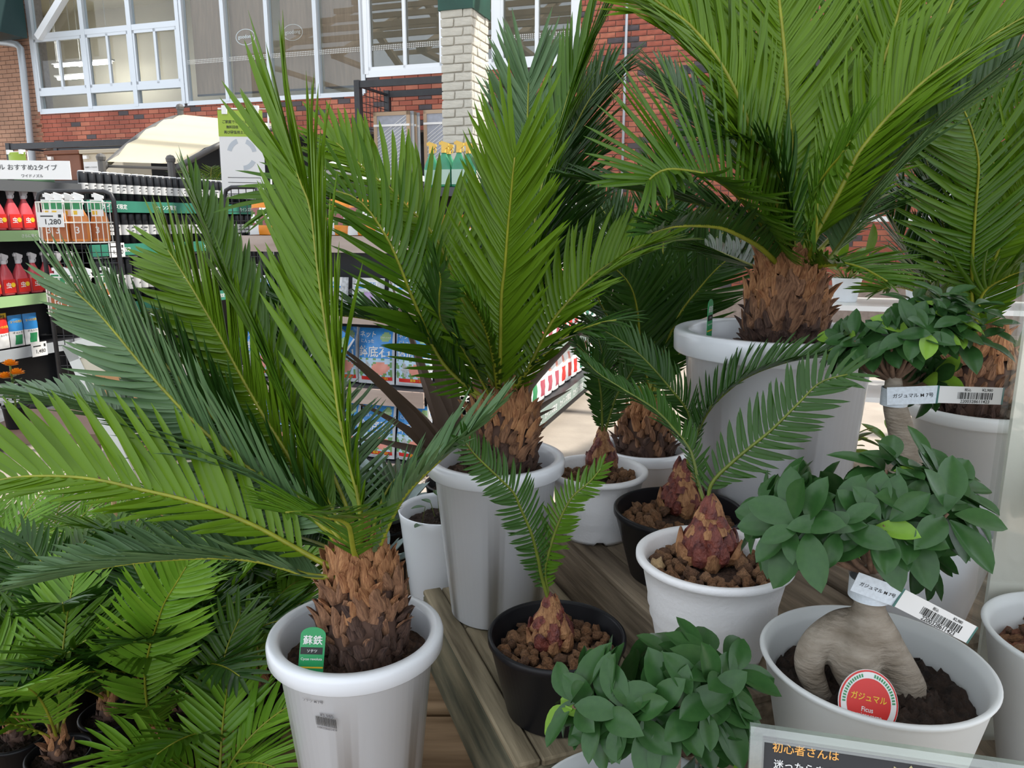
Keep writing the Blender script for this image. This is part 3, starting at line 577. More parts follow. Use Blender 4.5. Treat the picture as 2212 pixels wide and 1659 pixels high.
fH([(1690, 540), (1625, 459), (1600, 430), (1568, 401), (1531, 380), (1484, 369), (1445, 366), (1420, 374), (1395, 395)], 1.16, .19, (.2, -.72, .7), L_MID, split=1, phi=(80, 40), keel=30, pitch=.0072, droop=-.02, taper=.55)
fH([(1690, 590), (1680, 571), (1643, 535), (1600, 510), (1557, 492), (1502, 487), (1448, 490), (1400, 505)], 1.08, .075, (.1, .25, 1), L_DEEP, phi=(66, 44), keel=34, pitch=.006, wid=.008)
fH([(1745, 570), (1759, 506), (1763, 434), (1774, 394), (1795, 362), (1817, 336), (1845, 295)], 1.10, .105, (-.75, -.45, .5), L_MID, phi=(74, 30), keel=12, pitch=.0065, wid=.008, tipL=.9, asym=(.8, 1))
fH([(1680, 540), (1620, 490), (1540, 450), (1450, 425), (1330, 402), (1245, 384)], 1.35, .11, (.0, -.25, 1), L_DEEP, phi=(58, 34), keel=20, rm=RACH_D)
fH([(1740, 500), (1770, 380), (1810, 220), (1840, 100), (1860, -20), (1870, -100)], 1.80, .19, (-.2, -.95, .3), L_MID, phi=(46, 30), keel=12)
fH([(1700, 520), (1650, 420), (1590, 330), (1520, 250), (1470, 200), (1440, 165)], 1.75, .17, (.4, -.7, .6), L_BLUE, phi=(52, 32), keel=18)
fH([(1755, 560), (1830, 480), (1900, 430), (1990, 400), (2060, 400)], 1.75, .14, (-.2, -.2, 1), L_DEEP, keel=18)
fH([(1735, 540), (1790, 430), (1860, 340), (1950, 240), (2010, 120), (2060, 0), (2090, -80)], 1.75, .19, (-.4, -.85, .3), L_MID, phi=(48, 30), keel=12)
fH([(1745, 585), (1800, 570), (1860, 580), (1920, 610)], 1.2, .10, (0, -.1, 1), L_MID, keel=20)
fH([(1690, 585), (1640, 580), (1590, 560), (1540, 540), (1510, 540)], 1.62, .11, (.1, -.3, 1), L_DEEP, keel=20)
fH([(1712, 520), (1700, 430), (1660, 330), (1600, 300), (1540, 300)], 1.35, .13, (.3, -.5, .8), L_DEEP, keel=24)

# ---- G: dark cycad behind
G0 = Vector((.350, 1.93, .58)); 
G = cycad('dark cycad in white pot behind the black pot of pumice', G0, 0, 0, 0)
lathe_pot(G, G0, prof_lip(.122, .084, .295), WHITE); soil_disc(G, G0+Vector((0, 0, .255)), .102, SOIL)
caudex(G, G0+Vector((0, 0, .25)), 0, [(0, .07), (.06, .075), (.11, .06), (.15, .03)], 120, .022)
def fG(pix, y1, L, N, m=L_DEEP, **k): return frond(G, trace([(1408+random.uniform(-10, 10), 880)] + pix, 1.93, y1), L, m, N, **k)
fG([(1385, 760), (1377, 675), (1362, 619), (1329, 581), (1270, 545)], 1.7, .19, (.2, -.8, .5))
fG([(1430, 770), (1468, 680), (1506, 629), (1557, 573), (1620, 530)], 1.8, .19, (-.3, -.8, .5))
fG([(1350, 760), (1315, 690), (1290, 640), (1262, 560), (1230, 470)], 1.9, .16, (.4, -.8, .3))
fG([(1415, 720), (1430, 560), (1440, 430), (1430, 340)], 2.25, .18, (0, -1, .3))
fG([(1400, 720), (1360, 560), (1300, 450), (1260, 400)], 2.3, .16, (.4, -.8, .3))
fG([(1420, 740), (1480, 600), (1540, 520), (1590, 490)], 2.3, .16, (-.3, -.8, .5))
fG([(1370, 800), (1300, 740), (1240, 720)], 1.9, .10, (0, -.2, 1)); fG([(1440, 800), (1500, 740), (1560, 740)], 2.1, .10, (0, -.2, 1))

# ---- I: cycad at the right behind the price tape
I0 = Vector((1.005, 1.60, Z2))
Ic = cycad('cycad in pale grey pot behind the banyan fig with the level price tape', I0, 0, 0, 0)
lathe_pot(Ic, I0, prof_lip(.142, .105, .215, lip=.028), GREYW); soil_disc(Ic, I0+Vector((0, 0, .175)), .12, SOIL)
caudex(Ic, I0+Vector((0, 0, .17)), 0, [(0, .062), (.06, .07), (.12, .064), (.16, .042), (.19, .026)], 150, .024)
def fI(pix, y1, L, N, m=L_MID, **k): return frond(Ic, trace([(2105+random.uniform(-10, 10), 735)] + pix, 1.6, y1), L, m, N, **k)
fI([(2099, 600), (2106, 470), (2114, 362), (2106, 307), (2092, 260), (2070, 215)], 1.45, .20, (-.05, -1, .25), phi=(64, 44), keel=8, pitch=.0095)
fI([(2050, 650), (1976, 579), (1930, 480), (1885, 425), (1850, 400)], 1.7, .15, (.3, -.6, .7), L_DEEP, pitch=.009)
fI([(2130, 620), (2180, 480), (2230, 380), (2290, 300)], 1.5, .22, (-.3, -.9, .3), L_FRESH)
fI([(2110, 600), (2140, 450), (2150, 300), (2170, 180)], 1.9, .18, (-.1, -1, .3), L_MID)
fI([(2080, 640), (2040, 500), (2010, 380), (1990, 300)], 1.9, .17, (.2, -.9, .3), L_DEEP)
fI([(2060, 680), (2000, 640), (1940, 620), (1890, 630)], 1.5, .10, (0, -.2, 1), L_MID)
fI([(2120, 640), (2170, 600), (2230, 580), (2300, 580)], 1.45, .14, (0, -.3, 1), L_MID)

# ---- small bulb cycads
def small(label, c, R, rb, h, m, ribs, bulbr, bulbh, fr, bpx, avoid=.03, stone=True, n=150):
    t = cycad(label, c, 0, 0, 0); c = Vector(c)
    if ribs:
        pr = [(.001, .006), (rb*.95, .006), (rb, 0)] + [(rb+(R-.006-rb)*q + (.0022 if i in (3, 5) else 0), h*q) for i, q in enumerate((.06, .15, .3, .36, .42, .48, .56, .75, .9))] + [(R-.004, h-.012), (R, h-.008), (R, h-.002), (R-.003, h), (R-.010, h-.001), (R-.013, h-.006), (R-.018, h-.03), (rb*.9, .014), (.001, .014)]
        lathe_pot(t, c, pr, m, 72, notch=.5)
    else:
        lathe_pot(t, c, prof_thin(R, rb, h, .005, .012), m, 72)
    soil_disc(t, c+Vector((0, 0, h-.034)), R-.018, mat('pumice_bed', (.05, .026, .016), .95, .5, 80, bump=1, bscale=140), .003, .004)
    stones(t, c+Vector((0, 0, h-.026)), R-.022, n, avoid)
    bc = PZ(bpx[0], bpx[1], c.z+h-.03); bc.z = c.z+h-.034
    pr = [(0, bulbr*.72), (bulbh*.18, bulbr), (bulbh*.4, bulbr*.92), (bulbh*.65, bulbr*.55), (bulbh*.85, bulbr*.36), (bulbh, bulbr*.24)]
    caudex(t, bc, 0, pr, 58, bulbr*.80, bulb=True)
    for i in range(9):   # fibrous tuft at the neck
        a = i*.7; b_ = MB(); p = bc+Vector((bulbr*.22*math.cos(a), bulbr*.22*math.sin(a), bulbh*.8)); b_.tube([p, p+Vector((.002*math.cos(a), .002*math.sin(a), .022+.008*random.random()))], [.004, .0015], 5); b_.build('leaf_stub', SCALE_T, t)
    for pix, y1, L, N, m2, k in fr:
        frond(t, trace([(pxof(bc+Vector((0, 0, bulbh*.9)))[0], pxof(bc+Vector((0, 0, bulbh*.85)))[1])] + pix, bc.y, y1), L, m2, N, **({'pitch': .0055, 'wid': .0056, 'rad': .0028, 'rm': RACH_D} | k))
    return t
small('young cycad with two fronds in shallow black pot of pumice on the green step', (.066, 1.025, Z1), .102, .074, .123, BLACKP, False, .029, .075,
      [([(1170, 1247), (1163, 1211), (1148, 1153), (1123, 1095), (1109, 1064), (1069, 1024), (1025, 981), (998, 944)], .93, .042, (.4, -.9, .45), L_DEEP, {'phi': (74, 46), 'keel': 6, 'split': 1, 'wid': .0056, 'pitch': .0068}),
       ([(1177, 1240), (1185, 1196), (1206, 1131), (1235, 1075), (1275, 1040), (1303, 1005)], 1.0, .036, (-.4, -.7, .6), L_MID, {'phi': (70, 44), 'keel': 10, 'split': 1, 'pitch': .0068})], (1190, 1395), .034)
small('young cycad in small white ribbed pot of pumice behind the tall white pot', (.166, 1.415, Z2), .097, .068, .132, WHITE_R, True, .028, .078,
      [([(1297, 843), (1279, 782), (1242, 739)], 1.38, .045, (.1, -.8, .6), L_DEEP, {'keel': 8}), ([(1329, 862), (1362, 807), (1385, 760)], 1.42, .045, (-.3, -.8, .5), L_DEEP, {'keel': 8}), ([(1300, 860), (1305, 790), (1290, 720)], 1.5, .045, (0, -.9, .4), L_DEEP, {'keel': 8})], (1300, 1015), .03, n=120)
small('young cycad in shallow black pot of pumice behind the white bowl pot', (.286, 1.236, Z2), .111, .080, .120, BLACKP, False, .033, .082,
      [([(1502, 948), (1531, 887), (1582, 836), (1629, 807), (1701, 782), (1774, 768), (1830, 750)], 1.12, .066, (-.1, -.35, .95), L_DEEP, {'keel': 36, 'phi': (60, 36)}),
       ([(1492, 985), (1488, 898), (1445, 836), (1387, 771), (1340, 735), (1290, 706)], 1.28, .06, (.45, -.75, .6), L_DEEP, {'keel': 14})], (1470, 1105), .036, n=150)
small('young cycad with two long fronds in white bowl pot of pumice', (.284, 1.0, Z2), .1085, .074, .143, WHITE_R, True, .035, .088,
      [([(1535, 1050), (1586, 995), (1665, 930), (1727, 869), (1774, 825), (1842, 806)], 1.0, .062, (-.3, -.8, .55), L_DEEP, {'keel': 16, 'phi': (66, 40), 'split': 1, 'wid': .0070, 'pitch': .0088}),
       ([(1510, 1050), (1492, 977), (1455, 927), (1412, 883), (1344, 840), (1293, 807), (1262, 776)], 1.16, .048, (.3, -.25, .95), L_DEEP, {'keel': 20, 'split': 1})], (1528, 1215), .04, n=170)

# ---- empty looking white pot with weeds behind
c = Vector((-.145, 1.545, .58)); t = thing('weedy_pot', 'plain white pot of dark soil with small weeds behind the tall white pot', 'pot', c)
lathe_pot(t, c, [(.001, .01), (.066, .01), (.068, 0), (.070, .003), (.095, .255), (.098, .27), (.096, .272), (.092, .262), (.065, .02), (.001, .02)], WHITE, 64); soil_disc(t, c+Vector((0, 0, .235)), .088, SOIL)
def leaf_mesh(m, ln=1, wd=.52, cup=.12, bend=.2, ob=.55, n=8):
    """an oval leaf along +y from the origin, face up +z, with a midrib fold"""
    vs = []; fs = []
    for i in range(n+1):
        q = i/n; h = wd*.5*(math.sin(math.pi*q**(ob+.55)))**.72 if 0 < i < n else (.02 if i == 0 else 0)
        z = -bend*q*q
        for s, k in ((-1, 1), (-.5, .35), (0, 0), (.5, .35), (1, 1)): vs.append(Vector((s*h, q*ln, z + cup*k*h*1.2)))
    for i in range(n):
        for j in range(4): fs.append((i*5+j, i*5+j+1, (i+1)*5+j+1, (i+1)*5+j))
    return MB().add(vs, fs).me('leaf', [m], True)
FL = [leaf_mesh(L_FIC, bend=b_, cup=c_) for b_, c_ in ((.08, .25), (.2, .2), (.32, .3), (.0, .35))]; FLN = leaf_mesh(L_FICN, bend=.1, cup=.35)
def leaf_at(parent, p, d, up, s, me=None, name='leaf'):
    d = Vector(d).normalized(); x = d.cross(Vector(up)); x = x.normalized() if x.length > 1e-4 else d.orthogonal().normalized(); z = x.cross(d)
    M = Matrix((x, d, z)).transposed().to_4x4(); M.translation = Vector(p); return obj(name, me or random.choice(FL), None, parent, M @ Matrix.Diagonal((s, s, s, 1)))
for i in range(9):
    a = i*2.4; r = .02+.007*i; p = c+Vector((r*math.cos(a), r*math.sin(a)-.01, .24)); q = p+Vector((random.uniform(-.01, .01), random.uniform(-.01, 0), random.uniform(.02, .045)))
    b = MB(); b.tube([p, q], .0009, 4); b.build('weed_stalk', RACH_D, t)
    leaf_at(t, q, (math.cos(a), math.sin(a), .1), (0, 0, 1), .03, name='weed_leaf')
# ---- bronze strap leaved plant and agaves behind B
c = Vector((-.13, 1.92, .58)); t = thing('strap_leaf_plant', 'bronze strap leaved plant behind the tall white pot', 'plant', c)
lathe_pot(t, c, prof_thin(.10, .08, .20), BLACKP); soil_disc(t, c+Vector((0, 0, .17)), .09, SOIL)
def strap(parent, pts, wd, m, up=(0, -1, .4), fold=.3, name='leaf'):
    A_, ln = catmull(pts, 16); T = nrm(np.gradient(A_, axis=0)); h = np.array(up, float); N_ = nrm(h-(T*h).sum(1, keepdims=True)*T); S_ = np.cross(T, N_); vs = []; fs = []
    for i in range(16):
        q = i/15; hw = wd*(.55+.45*math.sin(math.pi*min(1, q*1.6)))*(1-q**4)*.5 + .0004
        vs += [Vector(A_[i]-S_[i]*hw + N_[i]*fold*hw), Vector(A_[i]), Vector(A_[i]+S_[i]*hw + N_[i]*fold*hw)]
        if i: k = i*3; fs += [(k-3, k-2, k+1, k), (k-2, k-1, k+2, k+1)]
    return MB().add(vs, fs).build(name, m, parent, smooth=True)
top = c+Vector((0, 0, .2)); tx, ty, _ = pxof(top)
for tips, y1 in (([(900, 790), (800, 700), (715, 735)], 1.75), ([(930, 860), (850, 830), (770, 800), (735, 760)], 1.7), ([(960, 800), (930, 680), (890, 540)], 2.0), ([(985, 800), (970, 640), (930, 560)], 2.1), ([(900, 880), (820, 900), (770, 870)], 1.8), ([(920, 880), (850, 950), (775, 950)], 1.75), ([(960, 780), (900, 640), (840, 600)], 2.2), ([(1040, 820), (1150, 790), (1300, 680)], 1.75), ([(1060, 850), (1160, 850), (1235, 840)], 1.8), ([(1000, 780), (1050, 600), (1080, 480)], 2.2), ([(1040, 800), (1130, 700), (1220, 620)], 2.1), ([(950, 860), (900, 800), (870, 690)], 1.9), ([(1050, 860), (1120, 900), (1200, 880)], 1.9), ([(905, 850), (840, 800), (785, 790)], 2.0)):
    bx_ = tx+random.uniform(-12, 12); e_ = tips[-1]; strap(t, trace([(bx_, ty), (bx_*.6+e_[0]*.4, ty*.6+e_[1]*.4-.1*abs(e_[0]-bx_)), (bx_*.25+e_[0]*.75, ty*.25+e_[1]*.75-.07*abs(e_[0]-bx_)), e_], 1.92, y1), .034, L_STRAP)
AGV = [leaf_mesh(L_AGAVE, wd=.3, cup=.5, bend=-.12, ob=.5)]
for k, (px, py, Y, s) in enumerate(((835, 1120, 1.75, .15), (850, 1080, 1.97, .105), (820, 1225, 1.62, .10), (797, 1075, 1.86, .14))):
    p = P(px, py, Y); p.z = max(p.z, .70); c = Vector((p.x, p.y, .58)); t = thing('agave', 'grey blue agave rosette in black pot behind the front cycad', 'plant', c, group='agaves behind the front cycad')
    hh = p.z-.58-.02; lathe_pot(t, c, prof_thin(.055, .042, hh), BLACKP, 32); soil_disc(t, c+Vector((0, 0, hh-.012)), .048, SOIL)
    for i in range(16):
        a = i*2.4; e = .25+.75*(i/16); leaf_at(t, p-Vector((0, 0, .02)), (math.cos(a)*math.cos(e), math.sin(a)*math.cos(e), math.sin(e)), (0, 0, 1) if e < 1.2 else (math.cos(a), math.sin(a), .3), s*random.uniform(.8, 1.1), AGV[0])

# ================================================================== SEEDLINGS ON THE LOW PALLET (left)
pal = thing('pallet', 'low dark plank pallet under the cycad seedlings', 'pallet', (-1.0, 1.6, 0))
for i in range(7): obj('plank', bevbox((-1.75, 1.02+i*.15, .32), (-.45, 1.16+i*.15, .34), .003, 1), WOOD_B, pal)
for x in (-1.7, -1.1, -.5): b = MB(); b.b2((x-.04, 1.02, 0), (x+.04, 2.06, .32)); b.build('bearer', WOOD_D, pal)
SZ = .34; SPOT = []
def seedling(label, px, py, group, fr, L=.085, m=L_YOUNG, tall=.115, square=False, z=SZ, r=.06):
    c = PZ(px, py, z+tall-.015); c.z = z; rr_ = .092 if square else r+.002
    for _ in range(60):   # pots stand side by side, none inside another
        for (x_, y_, r_) in SPOT:
            d_ = Vector((c.x-x_, c.y-y_, 0)); k_ = r_+rr_-d_.length
            if k_ > 0: c += (d_.normalized() if d_.length > 1e-4 else Vector((-1, 0, 0)))*(k_+.002)
        c.x = min(max(c.x, -1.68), -.45-rr_); c.y = min(max(c.y, 1.02+rr_), 2.06-rr_)
    SPOT.append((c.x, c.y, rr_)); t = thing('potted_seedling', label, 'plant', c, group=group); c = Vector(c)
    if square:
        b = MB(); b.lathe([(.001, .006), (.062, .006), (.064, 0), (.086, tall-.008), (.09, tall-.008), (.09, tall), (.084, tall), (.062, .01), (.001, .01)], 4, Matrix.Rotation(.6, 4, 'Z')); b.build('pot', BLACKP, t, Matrix.Translation(c))
    else: lathe_pot(t, c, prof_thin(r, r*.72, tall), BLACKP, 40)
    soil_disc(t, c+Vector((0, 0, tall-.018)), r*.9, SOIL)
    bt = c+Vector((0, 0, tall-.02)); caudex(t, bt, 0, [(0, .018), (.02, .022), (.045, .014), (.06, .006)], 26, .014)
    cr_ = bt+Vector((0, 0, .045))
    for f in fr:
        if f[0] == 'px': pts = trace([pxof(cr_)[:2]] + f[1], cr_.y, f[2]); N = f[3]; mm = f[4]; LL = f[5]
        else: az, el, ln, be = f[1:5]; pts = arch(cr_, az, el, ln, be); N = (-math.cos(az)*.6, -math.sin(az)*.6, 1); mm = f[5] if len(f) > 5 else m; LL = L
        frond(t, pts, LL, mm, N, pitch=.0120 if LL > .07 else .008, wid=.0120 if LL > .07 else .008, keel=14, phi=(62, 34), rad=.0026, rm=RACH)
    return t
def rfr(n, ln, m, e0=1.2, be=1.0, az0=None):
    out = []; a0 = random.uniform(0, 6) if az0 is None else az0
    for i in range(n): out.append(('a', a0+i*2.4+random.uniform(-.3, .3), e0-.35*random.random(), ln*1.4*random.uniform(.75, 1.1), be*random.uniform(.6, 1.2), m))
    return out
gS = 'cycad seedlings on the pallet'
seedling('bright green cycad seedling with one tall upright frond on the pallet', 345, 1622, gS, [('px', [(336, 1591), (318, 1522), (313, 1457), (322, 1403), (336, 1359), (354, 1305), (380, 1261), (407, 1216)], 1.22, (.35, -.9, .4), L_YOUNG, .125)] + rfr(3, .22, L_MID))
seedling('mid green cycad seedling with an upright frond beside the front white pot', 505, 1640, gS, [('px', [(503, 1600), (488, 1547), (477, 1475), (490, 1400), (520, 1330)], 1.38, (.2, -.95, .3), L_MID, .10), ('a', 2.5, .9, .25, .8, L_DEEP), ('a', 4.4, .9, .22, .9, L_MID)])
seedling('cycad seedling in square black pot behind the front white pot', 580, 1500, gS, [('px', [(556, 1400), (540, 1360), (513, 1341), (470, 1330)], 1.5, (.1, -.4, 1), L_YOUNG, .08), ('px', [(566, 1410), (575, 1340), (610, 1280), (650, 1250)], 1.65, (-.2, -.8, .6), L_YOUNG, .08), ('px', [(562, 1410), (560, 1340), (545, 1270)], 1.7, (0, -.9, .4), L_YOUNG, .08), ('a', 2.8, .8, .2, .9, L_MID)], square=True, tall=.12, r=.07)
spots = [(130, 1640, L_YOUNG, 4, .30, 1), (40, 1600, L_MID, 4, .28, 0), (230, 1560, L_DEEP, 5, .26, 0), (430, 1560, L_DEEP, 5, .27, 0), (290, 1480, L_MID, 4, .28, 1), (160, 1480, L_DEEP, 4, .28, 0), (440, 1430, L_YOUNG, 5, .26, 1), (345, 1400, L_MID, 3, .17, 1), (255, 1400, L_DEEP, 3, .16, 0), (520, 1380, L_DEEP, 5, .26, 0), (565, 1400, L_YOUNG, 5, .19, 1), (420, 1340, L_MID, 5, .3, 1), (490, 1310, L_DEEP, 5, .24, 0), (485, 1727, L_YOUNG, 4, .14, 1)]
for px, py, m, n, ln, kk in spots:
    seedling('bushy light green cycad seedling crowded on the pallet' if kk else 'bushy dark green cycad seedling crowded on the pallet', px, py, 'light seedlings on the pallet' if kk else 'dark seedlings on the pallet', rfr(n+1, ln, m), L=.115)
# feathery light palms at the far left, on the floor
def feather(label, px, py, h, m, n=9):
    c = PZ(px, py, .14); c.z = 0; t = thing('potted_palm', label, 'plant', c, group='feathery palms on the floor'); c = Vector(c)
    lathe_pot(t, c, prof_thin(.075, .055, .15), BLACKP, 40); soil_disc(t, c+Vector((0, 0, .13)), .066, SOIL)
    for i in range(n):
        a = i*2.4+px; pts = arch(c+Vector((.01*math.cos(a), .01*math.sin(a), .13)), a, 1.45-.3*(i/n), h*random.uniform(.7, 1.1), 1.1)
        frond(t, pts, h*.26, m, (-math.cos(a)*.5, -math.sin(a)*.5, 1), pitch=.016, wid=.010, phi=(58, 30), keel=8, s0=.42, rad=.003, droop=.2)
for px, py, h in ((95, 1330, .62), (-20, 1372, .6), (20, 1300, .45)): feather('feathery light green palm in black pot on the concrete floor', px, py, h, L_YOUNG)
# ================================================================== BANYAN FIGS
def organic(name, chains, m, parent, vox=.003, sm=4):
    b = MB()
    for ch in chains:
        pts = [Vector(p) for p, r in ch]; rs = [r for p, r in ch]; A_, _l = catmull(pts, 24); q = np.linspace(0, 1, len(rs)); rr = np.interp(np.linspace(0, 1, 24), q, rs)
        b.tube([Vector(a) for a in A_], list(rr), 16)
        for p, r in ((pts[0], rs[0]), (pts[-1], rs[-1])):
            b.lathe([(max(.0005, r*math.sin(math.pi*i/8)), r*.9*math.cos(math.pi*i/8)) for i in range(9)][::-1], 14, Matrix.Translation(p))
    me0 = b.me('o'); o = bpy.data.objects.new('o', me0); COL.objects.link(o)
    r = o.modifiers.new('r', 'REMESH'); r.mode = 'VOXEL'; r.voxel_size = vox; s = o.modifiers.new('s', 'SMOOTH'); s.iterations = sm; s.factor = .5
    dg = bpy.context.evaluated_depsgraph_get(); me = bpy.data.meshes.new_from_object(o.evaluated_get(dg)); bpy.data.objects.remove(o); bpy.data.meshes.remove(me0)
    me.polygons.foreach_set('use_smooth', [True]*len(me.polygons)); me.materials.clear(); me.materials.append(m); return obj(name, me, None, parent)
def rosette(parent, p, d, n, s, new=0):
    d = Vector(d).normalized(); u = d.orthogonal().normalized(); v = d.cross(u); a0 = random.uniform(0, 6)
    for i in range(n):
        a = a0+i*2.39996; o_ = u*math.cos(a)+v*math.sin(a); e = .12+.55*(i/n)**1.3; dd = o_*math.cos(e)+d*math.sin(e)
        leaf_at(parent, p + d*(-.006+.012*i/n) + o_*.006, dd+Vector((0, 0, -.12)), d + Vector((0, 0, .4)), s*random.uniform(.75, 1.15)*(1-.25*(i/n)), FLN if random.random() < new else None)
def ficus(label, c, R, rb, h, potm, root, crown, cen, half, Y, nr, ls, seed, new=.03, soilm=None):
    random.seed(seed); c = Vector(c); t = thing('banyan_fig', label, 'plant', c)
    lathe_pot(t, c, [(.001, .008), (rb*.95, .008), (rb*.97, 0), (rb, .003), (R-.006, h-.012), (R-.002, h-.006), (R, h-.002), (R-.002, h), (R-.006, h), (R-.012, h-.014), (R-.02, h-.06), (rb*.9, .02), (.001, .02)], potm, 72)
    soil_disc(t, c+Vector((0, 0, h-.042)), R-.016, soilm or SOIL, .009, .012)
    if root: organic('trunk', root, BARK, t)
    for i in range(nr):
        a = i*2.39996; q = math.sqrt((i+.5)/nr); z = 1-2*((i*.618) % 1); rr = .62+.38*random.random(); w_ = math.sqrt(max(0, 1-z*z))
        d = Vector((math.cos(a)*w_, math.sin(a)*w_, z)); p = Vector(cen)+Vector((d.x*half[0], d.y*half[1], d.z*half[2]))*rr
        d = Vector((d.x, d.y-.15, d.z*.6+.45))
        b = MB(); mid = Vector(crown).lerp(p, .5)+Vector((0, 0, -.012)); A_, _ = catmull([Vector(crown), mid, p], 9); b.tube([Vector(x) for x in A_], list(np.linspace(.0045, .0016, 9)), 6); b.build('branch', BARK_D, t, smooth=True)
        rosette(t, p, d, random.randint(6, 8), ls, new)
    return t
Yl = .788
LC = Vector((.414, Yl, .735))
pl = lambda x, y, dy=0: P(x, y, Yl+dy)
k = .86/1650
Lt = ficus('banyan fig with swollen bulbous roots beside the red round label', LC, .125, .078, .228, GREYW,
   [[(pl(1880, 1300), 30*k), (pl(1872, 1345), 42*k), (pl(1850, 1400), 58*k), (pl(1846, 1440, -.012), 55*k), (pl(1850, 1478, -.014), 36*k)],
    [(pl(1880, 1330), 36*k), (pl(1905, 1390, -.002), 44*k), (pl(1940, 1450, -.008), 42*k), (pl(1964, 1505, -.012), 43*k), (pl(1968, 1535, -.01), 28*k)],
    [(pl(1868, 1335, .01), 26*k), (pl(1815, 1350, .012), 34*k), (pl(1762, 1395, .005), 36*k), (pl(1748, 1440, -.005), 33*k), (pl(1768, 1490, -.012), 27*k), (pl(1790, 1515, -.012), 16*k)],
    [(pl(1885, 1235), 22*k), (pl(1878, 1270), 25*k), (pl(1880, 1305), 31*k)],
    [(pl(1880, 1460, -.012), 20*k), (pl(1885, 1510, -.014), 14*k)]],
   P(1885, 1240, Yl), P(1905, 1112, Yl+.03), (.150, .115, .066), Yl, 36, .060, 3, new=.008)
JC = Vector((.618, 1.096, Z2))
Yk = 1.096; pk = lambda x, y, dy=0: P(x, y, Yk+dy); k2 = 1.15/1650
Kt = ficus('banyan fig with ribbed pale trunk held by the level price tape', JC, .118, .076, .168, WHITE,
   [[(pk(1962, 1120), 50*k2), (pk(1960, 1040), 58*k2), (pk(1958, 985), 40*k2), (pk(1945, 925), 27*k2), (pk(1932, 870), 24*k2), (pk(1930, 815), 16*k2)], [(pk(1945, 1020), 34*k2), (pk(1915, 1060), 30*k2), (pk(1905, 1110), 18*k2)], [(pk(1975, 1010), 30*k2), (pk(2000, 1060), 28*k2), (pk(2005, 1110), 18*k2)]],
   P(1930, 822, Yk), P(1965, 740, Yk+.02), (.108, .09, .070), Yk, 34, .05, 5, new=.09)
random.seed(55)
for px, py in ((2060, 690), (2100, 660), (2130, 700), (2075, 730), (2110, 735), (2040, 640)): rosette(Kt, P(px, py, Yk+random.uniform(-.03, .05)), (random.uniform(-.3, .3), -.3, .8), 7, .048, .05)
MC = Vector((.135, .70, .58))
Mt = ficus('low banyan fig with wet glossy leaves in front of the black pot', MC, .122, .078, .245, GREYW,
   [[(Vector((.15, .70, .81)), .03), (Vector((.155, .70, .86)), .022), (Vector((.165, .71, .92)), .014)]],
   Vector((.165, .71, .92)), P(1455, 1515, .75), (.120, .085, .075), .72, 26, .062, 8, new=.02)
NC = Vector((.702, .829, .735))
Nt = ficus('banyan fig in pot filled with brown bark fibre', NC, .122, .078, .228, GREYW,
   [[(NC+Vector((.03, 0, .19)), .03), (NC+Vector((.03, 0, .26)), .018), (NC+Vector((.03, 0, .31)), .012)]], NC+Vector((.03, 0, .31)), NC+Vector((.05, 0, .38)), (.09, .08, .05), .8, 10, .06, 9, soilm=mat('bark_fibre', (.14, .055, .03), .95, .6, 40, bump=1, bscale=60))
random.seed(77)
for i in range(80):   # bark chips
    a = i*2.4; r = .1*math.sqrt((i+.5)/80); me = STM[i % 7]; obj('bark_chip', me, None, Nt, Matrix.Translation(NC+Vector((r*math.cos(a), r*math.sin(a), .196))) @ Euler((random.random()*6, random.random(), random.random()*6)).to_matrix().to_4x4() @ Matrix.Diagonal((random.uniform(.008, .018), .0045, .003, 1)))
# ---- price tapes
TAPE = mat('tape_pattern', (.66, .72, .78), .5, .1, 200, aniso=(1, 1, 6))
def strip(parent, name, p0, p1, h, m, th=.0006):
    p0, p1 = Vector(p0), Vector(p1); M = face((p0+p1)/2, p1-p0, (0, 0, 1)); w_ = (p1-p0).length
    b = MB(); b.b2((-w_/2, -h/2, -th), (w_/2, h/2, 0)); b.build(name, m, parent, M); return M, w_
def barcode(parent, M, w_, h, seed=1):
    r = random.Random(seed); b = MB(); x = -w_/2
    while x < w_/2:
        q = w_/95*r.choice((1, 1, 2, 3)); b.quad((x, -h/2, .0003), (x+q, -h/2, .0003), (x+q, h/2, .0003), (x, h/2, .0003)); x += q + w_/95*r.choice((1, 1, 2))
    return b.build('barcode', INK, parent, M)
def tape(label, ringc, r, h, a, bq, c, flip=0):
    t = thing('price_tape', label, 'price tag', ringc); ringc = Vector(ringc)
    b = MB(); b.lathe([(r, -h/2), (r, h/2), (r-.0008, h/2), (r-.0008, -h/2), (r, -h/2)], 40); b.build('band', TAPE, t, Matrix.Translation(ringc), smooth=False)
    M, w_ = strip(t, 'band_tail', a, bq, h, TAPE); lettering(t, 'ガジュマル M 7号', INK, M @ Matrix.Translation((.001, 0, .0004)), w=w_*.8)
    M, w_ = strip(t, 'tag_card', bq, c, h*.95, WHITEP); lettering(t, '税込', INK, M @ Matrix.Translation((-w_*.05, h*.3, .0004)), h=h*.17); lettering(t, '¥2,980', INK, M @ Matrix.Translation((w_*.25, h*.3, .0004)), h=h*.18)
    barcode(t, M @ Matrix.Translation((w_*.08, -h*.03, 0)), w_*.55, h*.38); lettering(t, '2200328611423', INK, M @ Matrix.Translation((w_*.08, -h*.34, .0004)), w=w_*.45)
    b = MB(); b.b2((-w_/2-.0015, -h/2, -.0002), (-w_/2+.001, h/2, .0005)); b.b2((w_/2-.001, -h*.47, -.0002), (w_/2+.001, h*.47, .0005)); b.build('edge_print', mat('tag_edge', (.05, .16, .14), .5), t, M)
